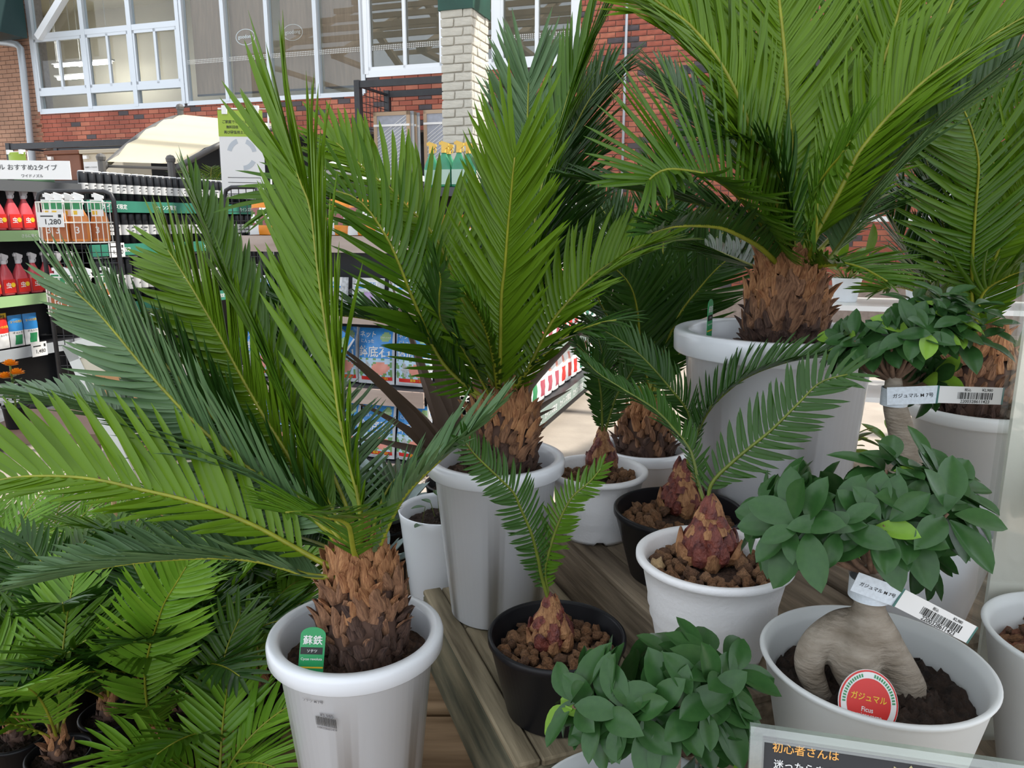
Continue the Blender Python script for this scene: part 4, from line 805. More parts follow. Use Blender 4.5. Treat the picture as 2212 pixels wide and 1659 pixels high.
tape('white price tape looped on the swollen root fig, tag hanging down', P(1880, 1268, Yl), .0225, .023, P(1846, 1256, Yl-.0235), P(1942, 1291, Yl-.03), P(2100, 1372, Yl-.02))
tape('white price tape looped on the ribbed trunk fig, tag held level', P(1932, 856, Yk), .0185, .026, P(1916, 856, Yk-.019), P(2026, 852, Yk-.035), P(2166, 856, Yk-.04))
# ---- plant labels
def card(label, M, w_=.033, h=.066):
    t = thing('plant_label', label, 'label', M=M); pts = [(-w_/2, -h/2), (w_/2, -h/2), (w_/2, h*.34)] + [(w_/2*math.cos(a), h*.34 + h*.16*math.sin(a)) for a in np.linspace(.3, math.pi-.3, 9)] + [(-w_/2, h*.34)]
    n = len(pts); b = MB(); b.add([Vector((x, y, z)) for z in (0, -.0008) for x, y in pts], [tuple(range(n)), tuple(range(2*n-1, n-1, -1))] + [(i, i+n, (i+1) % n+n, (i+1) % n) for i in range(n)]); b.build('card', mat('label_green', (.02, .30, .10), .35, .1, 20), t, M)
    lettering(t, '蘇鉄', WHITEP, M @ Matrix.Translation((0, h*.24, .0005)), w=w_*.78)
    b = MB(); b.b2((-w_*.46, h*-.05, .0001), (w_*.42, h*.09, .0004)); b.build('ink_band', INK, t, M); lettering(t, 'ソテツ', WHITEP, M @ Matrix.Translation((0, h*.02, .0007)), w=w_*.4)
    lettering(t, 'Cycas revoluta', WHITEP, M @ Matrix.Translation((0, -h*.15, .0005)), w=w_*.85)
    b = MB(); b.b2((-w_*.48, -h*.33, .0001), (w_*.48, -h*.3, .0004)); b.build('gold_line', YEL, t, M)
card('green plant label standing in the front white pot', face(P(674, 1408, .931), (1, .12, -.10), (-.02, .25, 1)))
card('green plant label standing in the big white tub', face(P(1534, 688, 1.372), (.5, .87, 0), (0, 0, 1)), .033, .07)
# red round label
c = P(1874, 1540, .722)+Vector((0, 0, .011)); M = face(c, (1, .1, -.16), (0, .45, 1)); t = thing('round_label', 'red round plant label with yellow lettering', 'label', M=M); R_ = .0345
def disc(r, z, m, nm, n=48): b = MB(); b.add([Vector((r*math.cos(6.2832*i/n), r*math.sin(6.2832*i/n), z)) for i in range(n)], [tuple(range(n))]); return b.build(nm, m, t, M)
b = MB(); b.lathe([(.0001, -.0012), (R_, -.0012), (R_, 0), (.0001, 0)], 48); b.build('card', WHITEP, t, M)
disc(R_*.985, .0002, RED, 'rim'); disc(R_*.93, .0004, WHITEP, 'ring'); disc(R_*.74, .0006, RED, 'disc')
for i in range(30):
    a = math.pi*(.02+.96*i/29) if True else 0
    if abs(i-14.5) < 2: continue
    b = MB(); r0 = R_*.835; b.box((0, 0, .0007), (R_*.05, R_*.10, .0002), Matrix.Translation((r0*math.cos(a), r0*math.sin(a), 0)) @ Matrix.Rotation(a-math.pi/2, 4, 'Z')); b.build('rim_print', GRN, t, M)
lettering(t, 'ガジュマル', YEL, M @ Matrix.Translation((.0, .006, .0009)) @ Matrix.Rotation(-.12, 4, 'Z'), w=R_*1.2); lettering(t, 'Ficus', WHITEP, M @ Matrix.Translation((-.002, -.006, .0009)) @ Matrix.Rotation(-.12, 4, 'Z'), h=.005); lettering(t, 'microcarpa', WHITEP, M @ Matrix.Translation((.0, -.013, .0009)) @ Matrix.Rotation(-.12, 4, 'Z'), h=.0058)
b = MB(); b.b2((-.003, -R_-.008, -.0015), (.003, -R_+.004, -.0003)); b.build('stake', WHITEPL, t, M)
# price print on the front pot
ang = math.atan2(pxof(A0)[0]-680, 1); p = P(682, 1560, .985-.098); dv = Vector((p.x-A0.x, p.y-A0.y, 0)).normalized()
zz = p.z-A0.z; rr = .082+(.108-.082)*(zz/.256)+.0012; ctr = A0+dv*rr+Vector((0, 0, zz)); rt = Vector((-dv.y, dv.x, 0)); M = face(ctr, rt, dv*.105+Vector((0, 0, 1)), .0006)
wp = lambda v: Vector((v.x, v.y, v.z - v.x*v.x/(2*rr)))
pt = thing('price_sticker', 'printed price sticker on the side of the front white pot', 'sticker', M=M)
PR = mat('grey_print', (.12, .12, .13), .6)
lettering(pt, 'ソテツ M 7号', PR, M @ Matrix.Translation((-.008, .024, .0003)), h=.0048, warp=wp); lettering(pt, '¥3,980', PR, M @ Matrix.Translation((.01, .004, .0003)), h=.0062, warp=wp); lettering(pt, '2200328605408', PR, M @ Matrix.Translation((.008, -.017, .0003)), w=.03, warp=wp)
barcode(pt, M @ Matrix.Translation((.008, -.006, 0)), .03, .014, 4)
# ---- framed acrylic sign in front (lower right)
TL = Vector((.212, .60, 1.012)); TR = Vector((.428, .548, 1.012)); r_ = (TR-TL).normalized(); up = Vector((0, .28, 1)); M = face(TL, r_, up); w_ = (TR-TL).length; h = .15
t = thing('acrylic_sign', 'dark printed sign in a clear acrylic frame among the figs', 'sign', M=M)
fr = MB(); d = .010
for lo_, hi_ in (((0, -.012, -d), (w_, 0, 0)), ((0, -h, -d), (w_, -h+.012, 0)), ((0, -h+.012, -d), (.012, -.012, 0)), ((w_-.012, -h+.012, -d), (w_, -.012, 0))): fr.b2(lo_, hi_)
fr.build('frame', glassmat('acrylic_rim', (.80, .86, .80), .22, .12), t, M)
b = MB(); b.b2((.012, -h+.012, -.007), (w_-.012, -.012, -.005)); b.build('print', mat('sign_black', (.022, .022, .026), .5), t, M)
lettering(t, '初心者さんは', mat('sign_orange', (.85, .42, .10), .5), M @ Matrix.Translation((.047, -.0165, -.0042)), w=.055, name='lettering'); lettering(t, '迷ったらまずこれ!!', WHITEP, M @ Matrix.Translation((.057, -.031, -.0042)), w=.072)
b = MB(); b.b2((.018, -.060, -.0048), (.090, -.042, -.0044)); b.build('tan_band', mat('sign_tan', (.62, .36, .20), .6), t, M); lettering(t, '他の観葉植物に比べ', WHITEP, M @ Matrix.Translation((.055, -.051, -.0042)), w=.066)
b = MB(); vs = [Vector((0, 0, 0))]
for i in range(28): a = 6.2832*i/28; q = .027 if i % 2 else .020; vs.append(Vector((q*1.15*math.cos(a), q*math.sin(a), 0)))
b.add(vs, [(0, i+1, (i+1) % 28+1) for i in range(28)]); b.build('picture_star', mat('sign_olive', (.42, .38, .20), .6), t, M @ Matrix.Translation((.132, -.042, -.0045)))
b2 = b.build('picture_star', MATS['sign_olive'], t, M @ Matrix.Translation((.185, -.052, -.0045)))
for cx_ in (.132, .185):
    for i in range(7):
        a = .4+i*.75; q = MB(); cc = Vector((cx_+.010*math.cos(a), -.044+.010*math.sin(a), -.0042)); dx = Vector((math.cos(a), math.sin(a), 0))*.007; dy_ = Vector((-math.sin(a), math.cos(a), 0))*.003; q.quad(cc-dx, cc-dy_, cc+dx, cc+dy_); q.build('picture_leaf', L_FIC, t, M)
b = MB(); b.b2((.03, -h-.288, -.008), (.036, -h, -.004)); b.b2((w_-.036, -h-.288, -.008), (w_-.03, -h, -.004)); b.build('stake', WHITEPL, t, M)
# ---- white board at the right edge
t = thing('sign_board', 'tall blank white board in an acrylic sleeve at the stand end', 'sign', (.76, .975, .58)); b = MB(); b.b2((.652, .963, .60), (.90, .969, 1.395)); b.build('panel', mat('board_cream', (.80, .77, .70), .6), t); b = MB(); b.b2((.640, .958, .58), (.91, .961, 1.40)); b.b2((.640, .961, .58), (.650, .972, 1.40)); b.build('sleeve', ACRYL, t)
# ---- tilted information board among the seedlings
TL, TR, BL = P(134, 748, 2.2), P(350, 668, 2.28), P(192, 1190, 2.12); r_ = (TR-TL).normalized(); M = face(TL, r_, TL-BL); w_ = (TR-TL).length; h = (TL-BL).length
t = thing('info_board', 'tilted cream information board with orange panels behind the front cycad', 'sign', M=M)
b = MB(); b.b2((0, -h, -.006), (w_, 0, 0)); b.build('panel', mat('board_parchment', (.66, .60, .47), .6, .08, 8), t, M)
b = MB(); b.b2((0, -h, .0), (w_*.10, 0, .004)); b.b2((0, -.05, 0), (w_, 0, .004)); b.build('sleeve_edge', mat('sleeve_pale', (.72, .72, .68), .3), t, M)
for i, (y0, y1, m) in enumerate(((-.11, -.30, 'a'), (-.33, -.40, 'b'))): b = MB(); b.b2((w_*.14, y1, .0005), (w_*.95, y0, .0012)); b.build('orange_panel', mat('board_orange', (.52, .27, .11), .6, .15, 10), t, M)
b = MB(); b.b2((w_*.12, -h+.02, .0005), (w_*.98, -h+.11, .0012)); b.build('orange_panel', MATS['board_orange'], t, M)
lettering(t, '豆知識!', INK, M @ Matrix.Translation((w_*.34, -h+.095, .0016)), h=.017)
for i, s in enumerate(('株元から地際に自生し', '時代を生きてきた植物', '多肉植物ともいわれています')): lettering(t, s, INK, M @ Matrix.Translation((w_*.58, -h+.072-.018*i, .0016)), w=w_*.62)
fl = MB(); q = [(w_*.14, -h+.13), (w_*.96, -h+.13), (w_*.96, -h+.30), (w_*.14, -h+.30)]
for i in range(4): a, c_ = q[i], q[(i+1) % 4]; fl.bar((a[0], a[1], .001), (c_[0], c_[1], .001), .002, .001)
fl.build('outline', INK, t, M)
for i in range(5): lettering(t, ['株元から地際に自生し', '時代を生きてきた植物'][i % 2], INK, M @ Matrix.Translation((w_*.42, -h+.27-.025*i, .0016)), w=w_*.45)
for i in range(3): lettering(t, '時代を生きてきた植物', INK, M @ Matrix.Translation((w_*.55, -.16-.04*i, .0016)), w=w_*.6)
for i in range(7): leaf_at(t, M @ Vector((w_*.72, -h+.2, .002)), M.to_3x3() @ Vector((math.cos(i*.9), math.sin(i*.9), .03)), M.to_3x3() @ Vector((0, 0, 1)), .03, name='picture_leaf')
bs = P(388, 1120, 2.17); b = MB(); b.tube([Vector((bs.x, bs.y, 0)), bs+Vector((0, 0, .2))], .008, 8); b.tube([Vector((bs.x-.2, bs.y-.02, 0)), P(230, 900, 2.22)], .008, 8); b.build('bamboo_stake', mat('bamboo', (.42, .30, .14), .6, .2, 30), t)
Yc = 1.5
while any((P(404, 1270, Yc).x-x_)**2+(Yc-y_)**2 < (r_+.008)**2 for x_, y_, r_ in SPOT) and Yc < 2.0: Yc += .01
c = P(404, 1270, Yc); t = thing('sign_clip', 'white plastic clip on a stake among the seedlings', 'clip', (c.x, c.y, SZ)); b = MB(); b.tube([Vector((c.x, c.y, SZ)), c-Vector((0, 0, .02))], .006, 8); b.build('stake', WHITEPL, t)
b = MB(); b.b2((c.x-.011, c.y-.008, c.z-.03), (c.x+.009, c.y+.008, c.z+.012)); b.build('clip_body', WHITEPL, t); b = MB(); b.tube([c+Vector((-.012, 0, .018)), c+Vector((.014, 0, .026))], .008, 10); b.build('clip_jaw', WHITEPL, t); b = MB(); b.b2((c.x+.006, c.y-.006, c.z-.03), (c.x+.018, c.y+.006, c.z-.016)); b.build('clip_lever', WHITEPL, t)
# ---- flower bench at the far left
t = thing('flower_bench', 'brown metal bench carrying the flower planters', 'bench', (-1.9, 3.0, 0)); b = MB(); b.b2((-2.7, 2.8, .62), (-1.55, 3.2, .66)); b.build('bench_top', mat('brown_metal', (.20, .12, .09), .5, .1, 6), t)
for x in (-2.6, -1.67):
    for y in (2.93, 3.15): b = MB(); b.b2((x-.02, y-.02, 0), (x+.02, y+.02, .62)); b.build('leg', MATS['brown_metal'], t)
def petal_head(parent, p, r, m):
    me = leaf_mesh(m, wd=.7, cup=.3, bend=-.2, n=3)
    for i in range(34):
        a = i*2.4; e = 1.5*(i/34); leaf_at(parent, p, (math.cos(a)*math.cos(e), math.sin(a)*math.cos(e), math.sin(e)), (0, 0, 1) if e < 1.3 else (math.cos(a), math.sin(a), 0), r*(1-.3*i/34), me, 'petal')
ORP, YEP, RDP = leafmat('petal_orange', (.75, .22, .01), (.85, .33, .02), tr=.2), leafmat('petal_yellow', (.78, .48, .01), (.85, .6, .03), tr=.2), leafmat('petal_red', (.5, .02, .03), (.6, .04, .05), tr=.2)
for i, x in enumerate((-2.5, -2.19)):
    c = Vector((x, 3.0, .66)); t = thing('flower_planter', ['yellow flowers in a white lattice planter', 'orange marigolds in a white lattice planter beside the yellow flowers', 'red flowers in a white lattice planter'][i], 'planter', c)
    b = MB(); b.b2((-.13, -.1, 0), (.13, .1, .02)); 
    for xx in np.linspace(-.13, .13, 9): b.b2((xx-.005, -.105, 0), (xx+.005, -.098, .13)); b.b2((xx-.005, .098, 0), (xx+.005, .105, .13))
    for z in (.02, .055, .09, .125): b.b2((-.135, -.106, z-.006), (.135, -.097, z+.006)); b.b2((-.135, .097, z-.006), (.135, .106, z+.006)); b.b2((-.135, -.1, z-.006), (-.127, .1, z+.006)); b.b2((.127, -.1, z-.006), (.135, .1, z+.006))
    b.build('basket', WHITEPL, t, Matrix.Translation(c)); soil_disc(t, c+Vector((0, 0, .10)), .095, SOIL)
    for j in range(7):
        a = j*2.4; p = c+Vector((.09*math.cos(a)*(j/7), .07*math.sin(a)*(j/7), .10)); q = p+Vector((random.uniform(-.04, .04), random.uniform(-.04, .04), random.uniform(.1, .26))); b = MB(); b.tube([p, q], .003, 5); b.build('stem', RACH_D, t)
        for z in range(5): leaf_at(t, p.lerp(q, .15+.17*z), (math.cos(z*2.4), math.sin(z*2.4), .3), (0, 0, 1), .07)
        petal_head(t, q, .035, (YEP, ORP, RDP)[i])
p = P(22, 790, 2.9)
t = thing('potted_marigold', 'tall orange marigold on a stem beside the left shelves', 'flower', (p.x, p.y, .66)); c = Vector((p.x, p.y, .66)); lathe_pot(t, c, prof_thin(.05, .04, .09), BLACKP, 32); b = MB(); b.tube([c+Vector((0, 0, .07)), p], .004, 6); b.build('stem', RACH_D, t)
for z in range(7): leaf_at(t, (c+Vector((0, 0, .08))).lerp(p, .1*z+.1), (math.cos(z*2.4), math.sin(z*2.4), .3), (0, 0, 1), .07)
for dx, dz in ((0, 0), (.02, -.035), (-.025, -.05)): petal_head(t, p+Vector((dx, 0, dz)), .034, ORP)
# ================================================================== SHOP SHELVES AND GOODS
def gondola(label, M, w_, d, zs, sm, sh=.06, name='shelf_unit', back=True, h=None, post=BLKM, texts=None, lip=None):
    t = thing(name, label, 'shelf', M=M); h = h or max(zs)+.05
    if back: b = MB(); b.b2((0, d-.02, .05), (w_, d, h)); b.build('back_panel', BLKM, t, M)
    for x in (0, w_-.04): b = MB(); b.b2((x, d-.07, 0), (x+.04, d-.02, h)); b.b2((x, .02, 0), (x+.04, d, .06)); b.build('upright', post, t, M)
    for i, z in enumerate(zs):
        b = MB(); b.b2((.0, .01, z-.025), (w_, d-.02, z)); s = b.build('shelf', BLKM, t, M)
        b = MB(); b.b2((.0, -.006, z-sh), (w_, .01, z+.006)); b.build('price_rail', sm[i] if isinstance(sm, (list, tuple)) else sm, s, M)
        if texts and texts[i]:
            st, n, hh = texts[i]
            for j in range(n): lettering(s, st, WHITEP, M @ face(((j+.5)*w_/n, -.0075, z-sh/2+.003), (1, 0, 0), (0, 0, 1)), h=hh)
    return t
def pricecard(label, M, x, z, w_, h, s, m=INK):
    t = thing('price_card', label, 'price card', M=M @ Matrix.Translation((x, -.012, z))); MM = M @ Matrix.Translation((x, -.012, z)); b = MB(); b.b2((-w_/2, -.001, -h/2), (w_/2, .004, h/2)); b.build('card', WHITEP, t, MM)
    lettering(t, s, m, MM @ face((w_*.08, -.0018, -h*.16), (1, 0, 0), (0, 0, 1)), w=w_*.62); b = MB(); b.b2((-w_*.4, -.0018, h*.2), (w_*.1, -.001, h*.28)); b.b2((w_*.3, -.0018, h*.15), (w_*.42, -.001, h*.36)); b.build('small_print', INK, t, MM)
def lathe_sq(b, prof, sy=.62, n=24, mi=0):
    vs = []; k = len(prof)
    for r, z in prof:
        for j in range(n):
            a = 2*math.pi*j/n; c_, s_ = math.cos(a), math.sin(a); e = .6; vs.append(Vector((r*math.copysign(abs(c_)**e, c_), sy*r*math.copysign(abs(s_)**e, s_), z)))
    b.add(vs, [(i*n+j, i*n+(j+1) % n, (i+1)*n+(j+1) % n, (i+1)*n+j) for i in range(k-1) for j in range(n)], mi)
def spray(label, group, bodym, headm, labm, txt, txtm, M, dot=None, neckcard=None, h=.23):
    t = thing('spray_bottle', label, 'bottle', M=M, group=group); s = h/.25
    S = M @ Matrix.Scale(s, 4)
    b = MB(); lathe_sq(b, [(.002, .002), (.040, .002), (.043, .008), (.043, .10), (.036, .13), (.020, .165), (.014, .18), (.014, .19), (.001, .19)]); b.build('bottle', bodym, t, S, smooth=True)
    b = MB(); b.b2((-.038, -.0285, .015), (.038, -.0265, .095)); b.build('label', labm, t, S)
    if txt: lettering(t, txt, txtm, S @ face((-.006, -.029, .06), (1, 0, 0), (0, 0, 1)), h=.035)
    if dot: b = MB(); b.lathe([(.0001, 0), (.014, 0), (.014, .001), (.0001, .001)], 20, face((.022, -.029, .062), (1, 0, 0), (0, 0, 1))); b.build('label_dot', dot, t, S)
    b = MB(); b.lathe([(.001, .185), (.016, .185), (.016, .205), (.010, .207), (.001, .207)], 16)
    b.add([Vector(v) for v in [(-.012, -.012, .205), (-.012, .012, .205), (-.014, -.012, .25), (-.014, .012, .25), (.028, -.011, .235), (.028, .011, .235), (.028, -.01, .222), (.028, .01, .222), (.010, -.011, .205), (.010, .011, .205)]], [(0, 2, 3, 1), (2, 4, 5, 3), (4, 6, 7, 5), (6, 8, 9, 7), (8, 0, 1, 9), (0, 8, 6, 4, 2), (1, 3, 5, 7, 9)]); b.build('trigger_head', headm, t, S)
    b = MB(); b.tube([(.016, 0, .224), (.026, 0, .205), (.022, 0, .19)], .004, 6); b.build('trigger', headm, t, S)
    b = MB(); b.b2((-.026, -.006, .228), (-.014, .006, .244)); b.build('nozzle', headm, t, S)
    if neckcard:
        b = MB(); b.b2((-.03, -.024, .13), (.03, -.022, .215)); b.build('neck_card', neckcard, t, S); b = MB(); b.b2((-.026, -.0248, .165), (.026, -.0242, .208)); b.build('neck_print', GRN, t, S); b = MB(); b.b2((-.024, -.0248, .138), (.0, -.0242, .158)); b.build('neck_print', YEL, t, S)
    return t
def bag(label, group, M, w_, h, th, region, mats, texts=(), name='product_bag', nx=12, nz=16, seed=0):
    """a filled pillow bag standing up, front towards -y; region(u,v)->material index"""
    t = thing(name, label, 'bag', M=M, group=group); b = MB(); r = random.Random(seed)
    bul = lambda u, v: th*.5*max(0, (math.sin(math.pi*min(1, max(0, u))))**.55*(math.sin(math.pi*min(1, max(0, v*.93+.05))))**.6)
    wr = lambda u, v: .10*th*mnoise.noise(Vector((u*5+seed, v*6, seed*1.7)))
    for s in (-1, 1):
        vs = []; fs = []; base = len(b.v)
        for i in range(nz+1):
            for j in range(nx+1):
                u, v = j/nx, i/nz; e = 0 < u < 1 and 0 < v < 1; pin = 1-.05*math.sin(math.pi*v)*0
                vs.append(Vector(((u-.5)*w_, s*(bul(u, v)+(wr(u, v) if e else 0)), v*h)))
        for i in range(nz):
            for j in range(nx):
                q = (i*(nx+1)+j, i*(nx+1)+j+1, (i+1)*(nx+1)+j+1, (i+1)*(nx+1)+j); q = q if s < 0 else q[::-1]
                b.f.append(tuple(x+base for x in q)); b.mi.append(region((j+.5)/nx, (i+.5)/nz) if s < 0 else 0)
        b.v += [tuple(v) for v in vs]
    b.build('bag_film', mats, t, M, smooth=True)
    for s, m, u0, v0, tw in texts:
        def wp(p, u0=u0, v0=v0):
            u, v = p.x/w_+u0, p.y/h+v0; return Vector(((u-.5)*w_, -(bul(u, v)+wr(u, v))-.0016, v*h))
        lettering(t, s, m, M, w=tw*w_, warp=wp)
    return t
# ---- left run: unit a (sprays) and unit b (sheet rolls)
GM = Matrix.Translation((-3.05, 5.0, 0)) @ Matrix.Rotation(math.radians(72), 4, 'Z')
MA = GM @ Matrix.Translation((-1.1, 0, 0))
gondola('black shelf unit of red spray bottles with pale green rails', MA, 1.48, .42, [.24, .66, .99, 1.39, 1.695], [GREYM, GREYM, LGRN, LGRN, DGREY], .06, texts=[None, None, None, ('さらに安く', 5, .022), None])
MBm = GM @ Matrix.Translation((.40, 0, 0))
gondola('black shelf unit of sheet rolls with teal rails', MBm, 2.5, .45, [.42, .86, 1.285, 1.59], TEAL, .075, texts=[None, ('カインズ限定', 5, .034), ('カインズ限定', 5, .034), ('カインズ限定', 5, .036)])
REDB = mat('red_liquid', (.62, .09, .11), .2, .1, 10); CLRH = mat('clear_head', (.62, .60, .62), .25)
proto = None
for z, gl in ((1.396, 'on the upper pale green shelf'), (.996, 'on the lower pale green shelf')):
    for j in range(12):
        M = MA @ Matrix.Translation((.30+j*.098+random.uniform(-.004, .004), .06, z))
        lb = 'red spray bottle with white characters standing '+gl
        if proto is None: proto = spray(lb, 'red spray bottles '+gl, REDB, CLRH, RED, '虫', WHITEP, M, dot=YEL, h=.262); 
        else: dup(proto, M, lb, 'red spray bottles '+gl)
bagP = None
for j in range(6):
    M = MA @ Matrix.Translation((.5+j*.105, .07, .668))
    if j < 4: bag('red and yellow granule bag with black characters on the clear railed shelf', 'red granule bags', M, .10, .22, .05, lambda u, v: 2 if v > .86 else (1 if v > .45 else 0), [WHITEP, RED, YEL], [('オルトラン', INK, .5, .38, .75), ('1.6kg', INK, .5, .92, .6), ('2つの効果', YEL, .5, .62, .8)], seed=j)
    else: bag('blue and white granule bag on the clear railed shelf', 'blue granule bags', M, .10, .20, .05, lambda u, v: 1 if v > .5 else (2 if .28 < u < .72 and .08 < v < .38 else 0), [WHITEP, BLU, GRN], [('オルトラン', INK, .5, .45, .75), ('2つの効果', YEL, .5, .8, .8)], seed=j)
pricecard('white price card reading 1,480 on the clear rail', MA, 1.0, .64, .11, .09, '1,480')
pricecard('white price card reading 1,580 on the teal rail', MBm, .22, 1.25, .14, .10, '1,580')
# green hose boxes on top and the nozzle header sign
for j in range(3):
    M = MA @ Matrix.Translation((.35+j*.34, .05, 1.698)); t = thing('hose_box', 'green plastic hose box on top of the spray shelf', 'box', M=M, group='green hose boxes'); GB = mat('box_green', (.10, .19, .11), .4)
    obj('box_body', bevbox((0, 0, 0), (.30, .25, .07), .012, 2), GB, t, M); obj('lid', bevbox((-.005, -.005, .07), (.305, .255, .12), .02, 2), GB, t, M); b = MB(); b.b2((.12, -.012, .05), (.18, 0, .085)); b.build('latch', BLKM, t, M)
pt_ = P(60, 366, 4.25); M = Matrix.Translation(pt_) @ Matrix.Rotation(math.radians(10), 4, 'Z') @ Matrix.Scale(.934, 4); t = thing('header_sign', 'white header sign with watering nozzle lettering above the spray shelf', 'sign', M=M); b = MB(); b.b2((-.60, 0, -.055), (.225, .01, .05)); b.build('board', WHITEPL, t, M); lettering(t, 'で選ぶ散水ノズル おすすめ2タイプ', DGREY, M @ face((-.12, -.002, .012), (1, 0, 0), (0, 0, 1)), h=.034); lettering(t, 'ワイドノズル', DGREY, M @ face((.02, -.002, -.035), (1, 0, 0), (0, 0, 1)), h=.018); b = MB(); zf_ = -pt_.z/.934; b.b2((-.56, .01, zf_), (-.535, .03, .05)); b.b2((-.42, .01, zf_), (-.395, .03, .05)); b.build('post', BLKM, t, M)
# sheet rolls
RB_ = mat('sheet_black', (.018, .02, .024), .35, .2, 30); 
def roll(label, group, M, h, r=.03):
    t = thing('sheet_roll', label, 'roll', M=M, group=group); b = MB(); b.lathe([(.001, 0), (r, 0), (r, h*.9), (r*.9, h*.955), (r*.5, h*.97), (.001, h*.97)], 18); b.build('roll', RB_, t, M, smooth=True)
    b = MB(); b.lathe([(r+.0008, h*.27), (r+.0008, h*.58)], 18); o = b.build('paper_band', mat('roll_paper', (.58, .58, .58), .6), t, M, smooth=True); 
    b = MB(); b.b2((-.012, -r-.0016, h*.48), (.014, -r-.0008, h*.52)); b.b2((-.014, -r-.0016, h*.38), (.004, -r-.0008, h*.41)); b.build('band_print', DGREY, t, M)
    b = MB(); b.lathe([(r*.75, h*.94), (r*.95, h*.97), (r*.7, h), (.002, h*.99)], 18); b.build('film_top', mat('film_white_top', (.72, .73, .75), .25), t, M, smooth=True); return t
for z, h, gl in ((1.596, .20, 'on the top teal shelf'), (1.291, .235, 'on the second teal shelf'), (.866, .34, 'on the third teal shelf')):
    pr = None; n = 30 if z > 1.5 else 28
    for j in range(n):
        M = MBm @ Matrix.Translation((.06+j*.068 + (.05 if z < 1.5 else 0), .06+random.uniform(0, .01), z)) @ Matrix.Rotation(random.uniform(-.5, .5), 4, 'Z'); lb = 'black sheet roll with white paper band '+gl
        if pr is None: pr = roll(lb, 'sheet rolls '+gl, M, h)
        else: dup(pr, M)
# wire baskets of orange sprays on the end frame
EM = Matrix.Translation(P(90, 500, 4.45)) @ Matrix.Rotation(math.radians(8), 4, 'Z'); EZ = EM.translation.z
t = thing('end_frame', 'black tube frame with wire grid at the spray shelf end', 'frame', M=EM); b = MB(); zt_ = P(90, 413, 4.45).z-EZ
b.tube([(0, 0, -EZ), (0, 0, zt_-.05), (.012, 0, zt_-.015), (.05, 0, zt_), (.36, 0, zt_), (.395, 0, zt_-.015), (.405, 0, zt_-.05), (.405, 0, -EZ)], .013, 8); b.build('tube', BLKM, t, EM, smooth=True)
b = MB()
for x in np.linspace(.05, .36, 7): b.bar((x, .0, -.9), (x, .0, zt_), .004)
for z in np.arange(-.9, zt_, .06): b.bar((0, .0, z), (.40, .0, z), .004)
b.build('grid', BLKM, t, EM)
def basket(label, M, w_=.38, d=.158, h=.22):
    t = thing('wire_basket', label, 'basket', M=M); arc = lambda q, k=1: (w_/2-w_/2*math.cos(math.pi*q)*k, -d*math.sin(math.pi*q)**.6, 0)
    for i, z in enumerate((0, h*.5, h)): b = MB(); b.tube([Vector(arc(q))+Vector((0, 0, z)) for q in np.linspace(0, 1, 15)], .004, 6); b.build('hoop', WHITEWIRE, t, M)
    for q in np.linspace(.02, .98, 15): p = Vector(arc(q)); b = MB(); b.bar(p, p+Vector((0, 0, h)), .0035); b.build('wire', WHITEWIRE, t, M)
    b = MB()
    for x in np.linspace(.03, w_-.03, 9): b.bar((x, 0, .0), (x, -d*math.sin(math.pi*x/w_)**.6, .0), .004)
    b.build('base_wire', WHITEWIRE, t, M); return t
ORB = mat('orange_liquid', (.70, .25, .06), .3, .2, 12); op = None
for dz, gl in ((-.06, 'upper'), (-.47, 'lower')):
    BM = EM @ Matrix.Translation((.012, -.008, dz)); basket('white half round wire basket of orange sprays, %s one on the black frame' % gl, BM)
    for j, (x, y) in enumerate(((.064, -.034), (.166, -.034), (.242, -.102), (.322, -.034), (.138, -.102))):
        M = BM @ Matrix.Translation((x, y, .004)); lb = 'orange spray bottle with green neck card in the %s wire basket' % gl
        if op is None: op = spray(lb, 'orange sprays in the wire baskets', ORB, WHITEPL, mat('label_brown', (.42, .13, .04), .5), '3', WHITEP, M, neckcard=WHITEPL, h=.27)
        else: dup(op, M, lb)
pricecard('white price card reading 1,280 on the wire basket', EM, .16, .065, .13, .08, '1,280'); bpy.data.objects['price_card.002'].location += EM.to_3x3() @ Vector((-.03, -.163, 0))
# ---- shelf c: wood look rails
CM = Matrix.Translation((-1.64, 4.57, 0)) @ RY; WR = mat('wood_rail', (.40, .30, .25), .45, .2, 5, aniso=(.3, 1, 2), col2=(.52, .43, .38))
gondola('shelf unit with wood look rails holding gravel bags', CM, 1.20, .46, [.06, .50, .965, 1.365], WR, .085, h=1.37, lip=1)
for j in range(7):
    M = CM @ Matrix.Translation((.12+j*.165, .12+.03*(j % 2), 1.372)) @ Matrix.Rotation(random.uniform(-.15, .15), 4, 'Z') @ Matrix.Rotation(-.22, 4, 'X')
    bag('orange soil bag with photo print on the wood railed shelf', 'orange bags on the wood railed shelf', M, .17, .21, .07, lambda u, v: 0 if v > .78 or v < .28 and u > .45 else (1 if v < .28 else (2 if (math.sin(u*17)+math.sin(v*23)) > .3 else (3 if math.sin(u*9+v*13) > .2 else 4))), [ORG, WHITEP, L_MID, WHITEPL, mat('print_plum', (.30, .10, .10), .5)], seed=j)
pricecard('cream price card reading 298 in red on the wood rail', CM, .01, 1.335, .11, .085, '298', mat('price_red', (.45, .06, .04), .5))
GRV = mat('gravel_film', (.50, .52, .54), .3, .35, 60, bump=.3, bscale=60); gi = 0
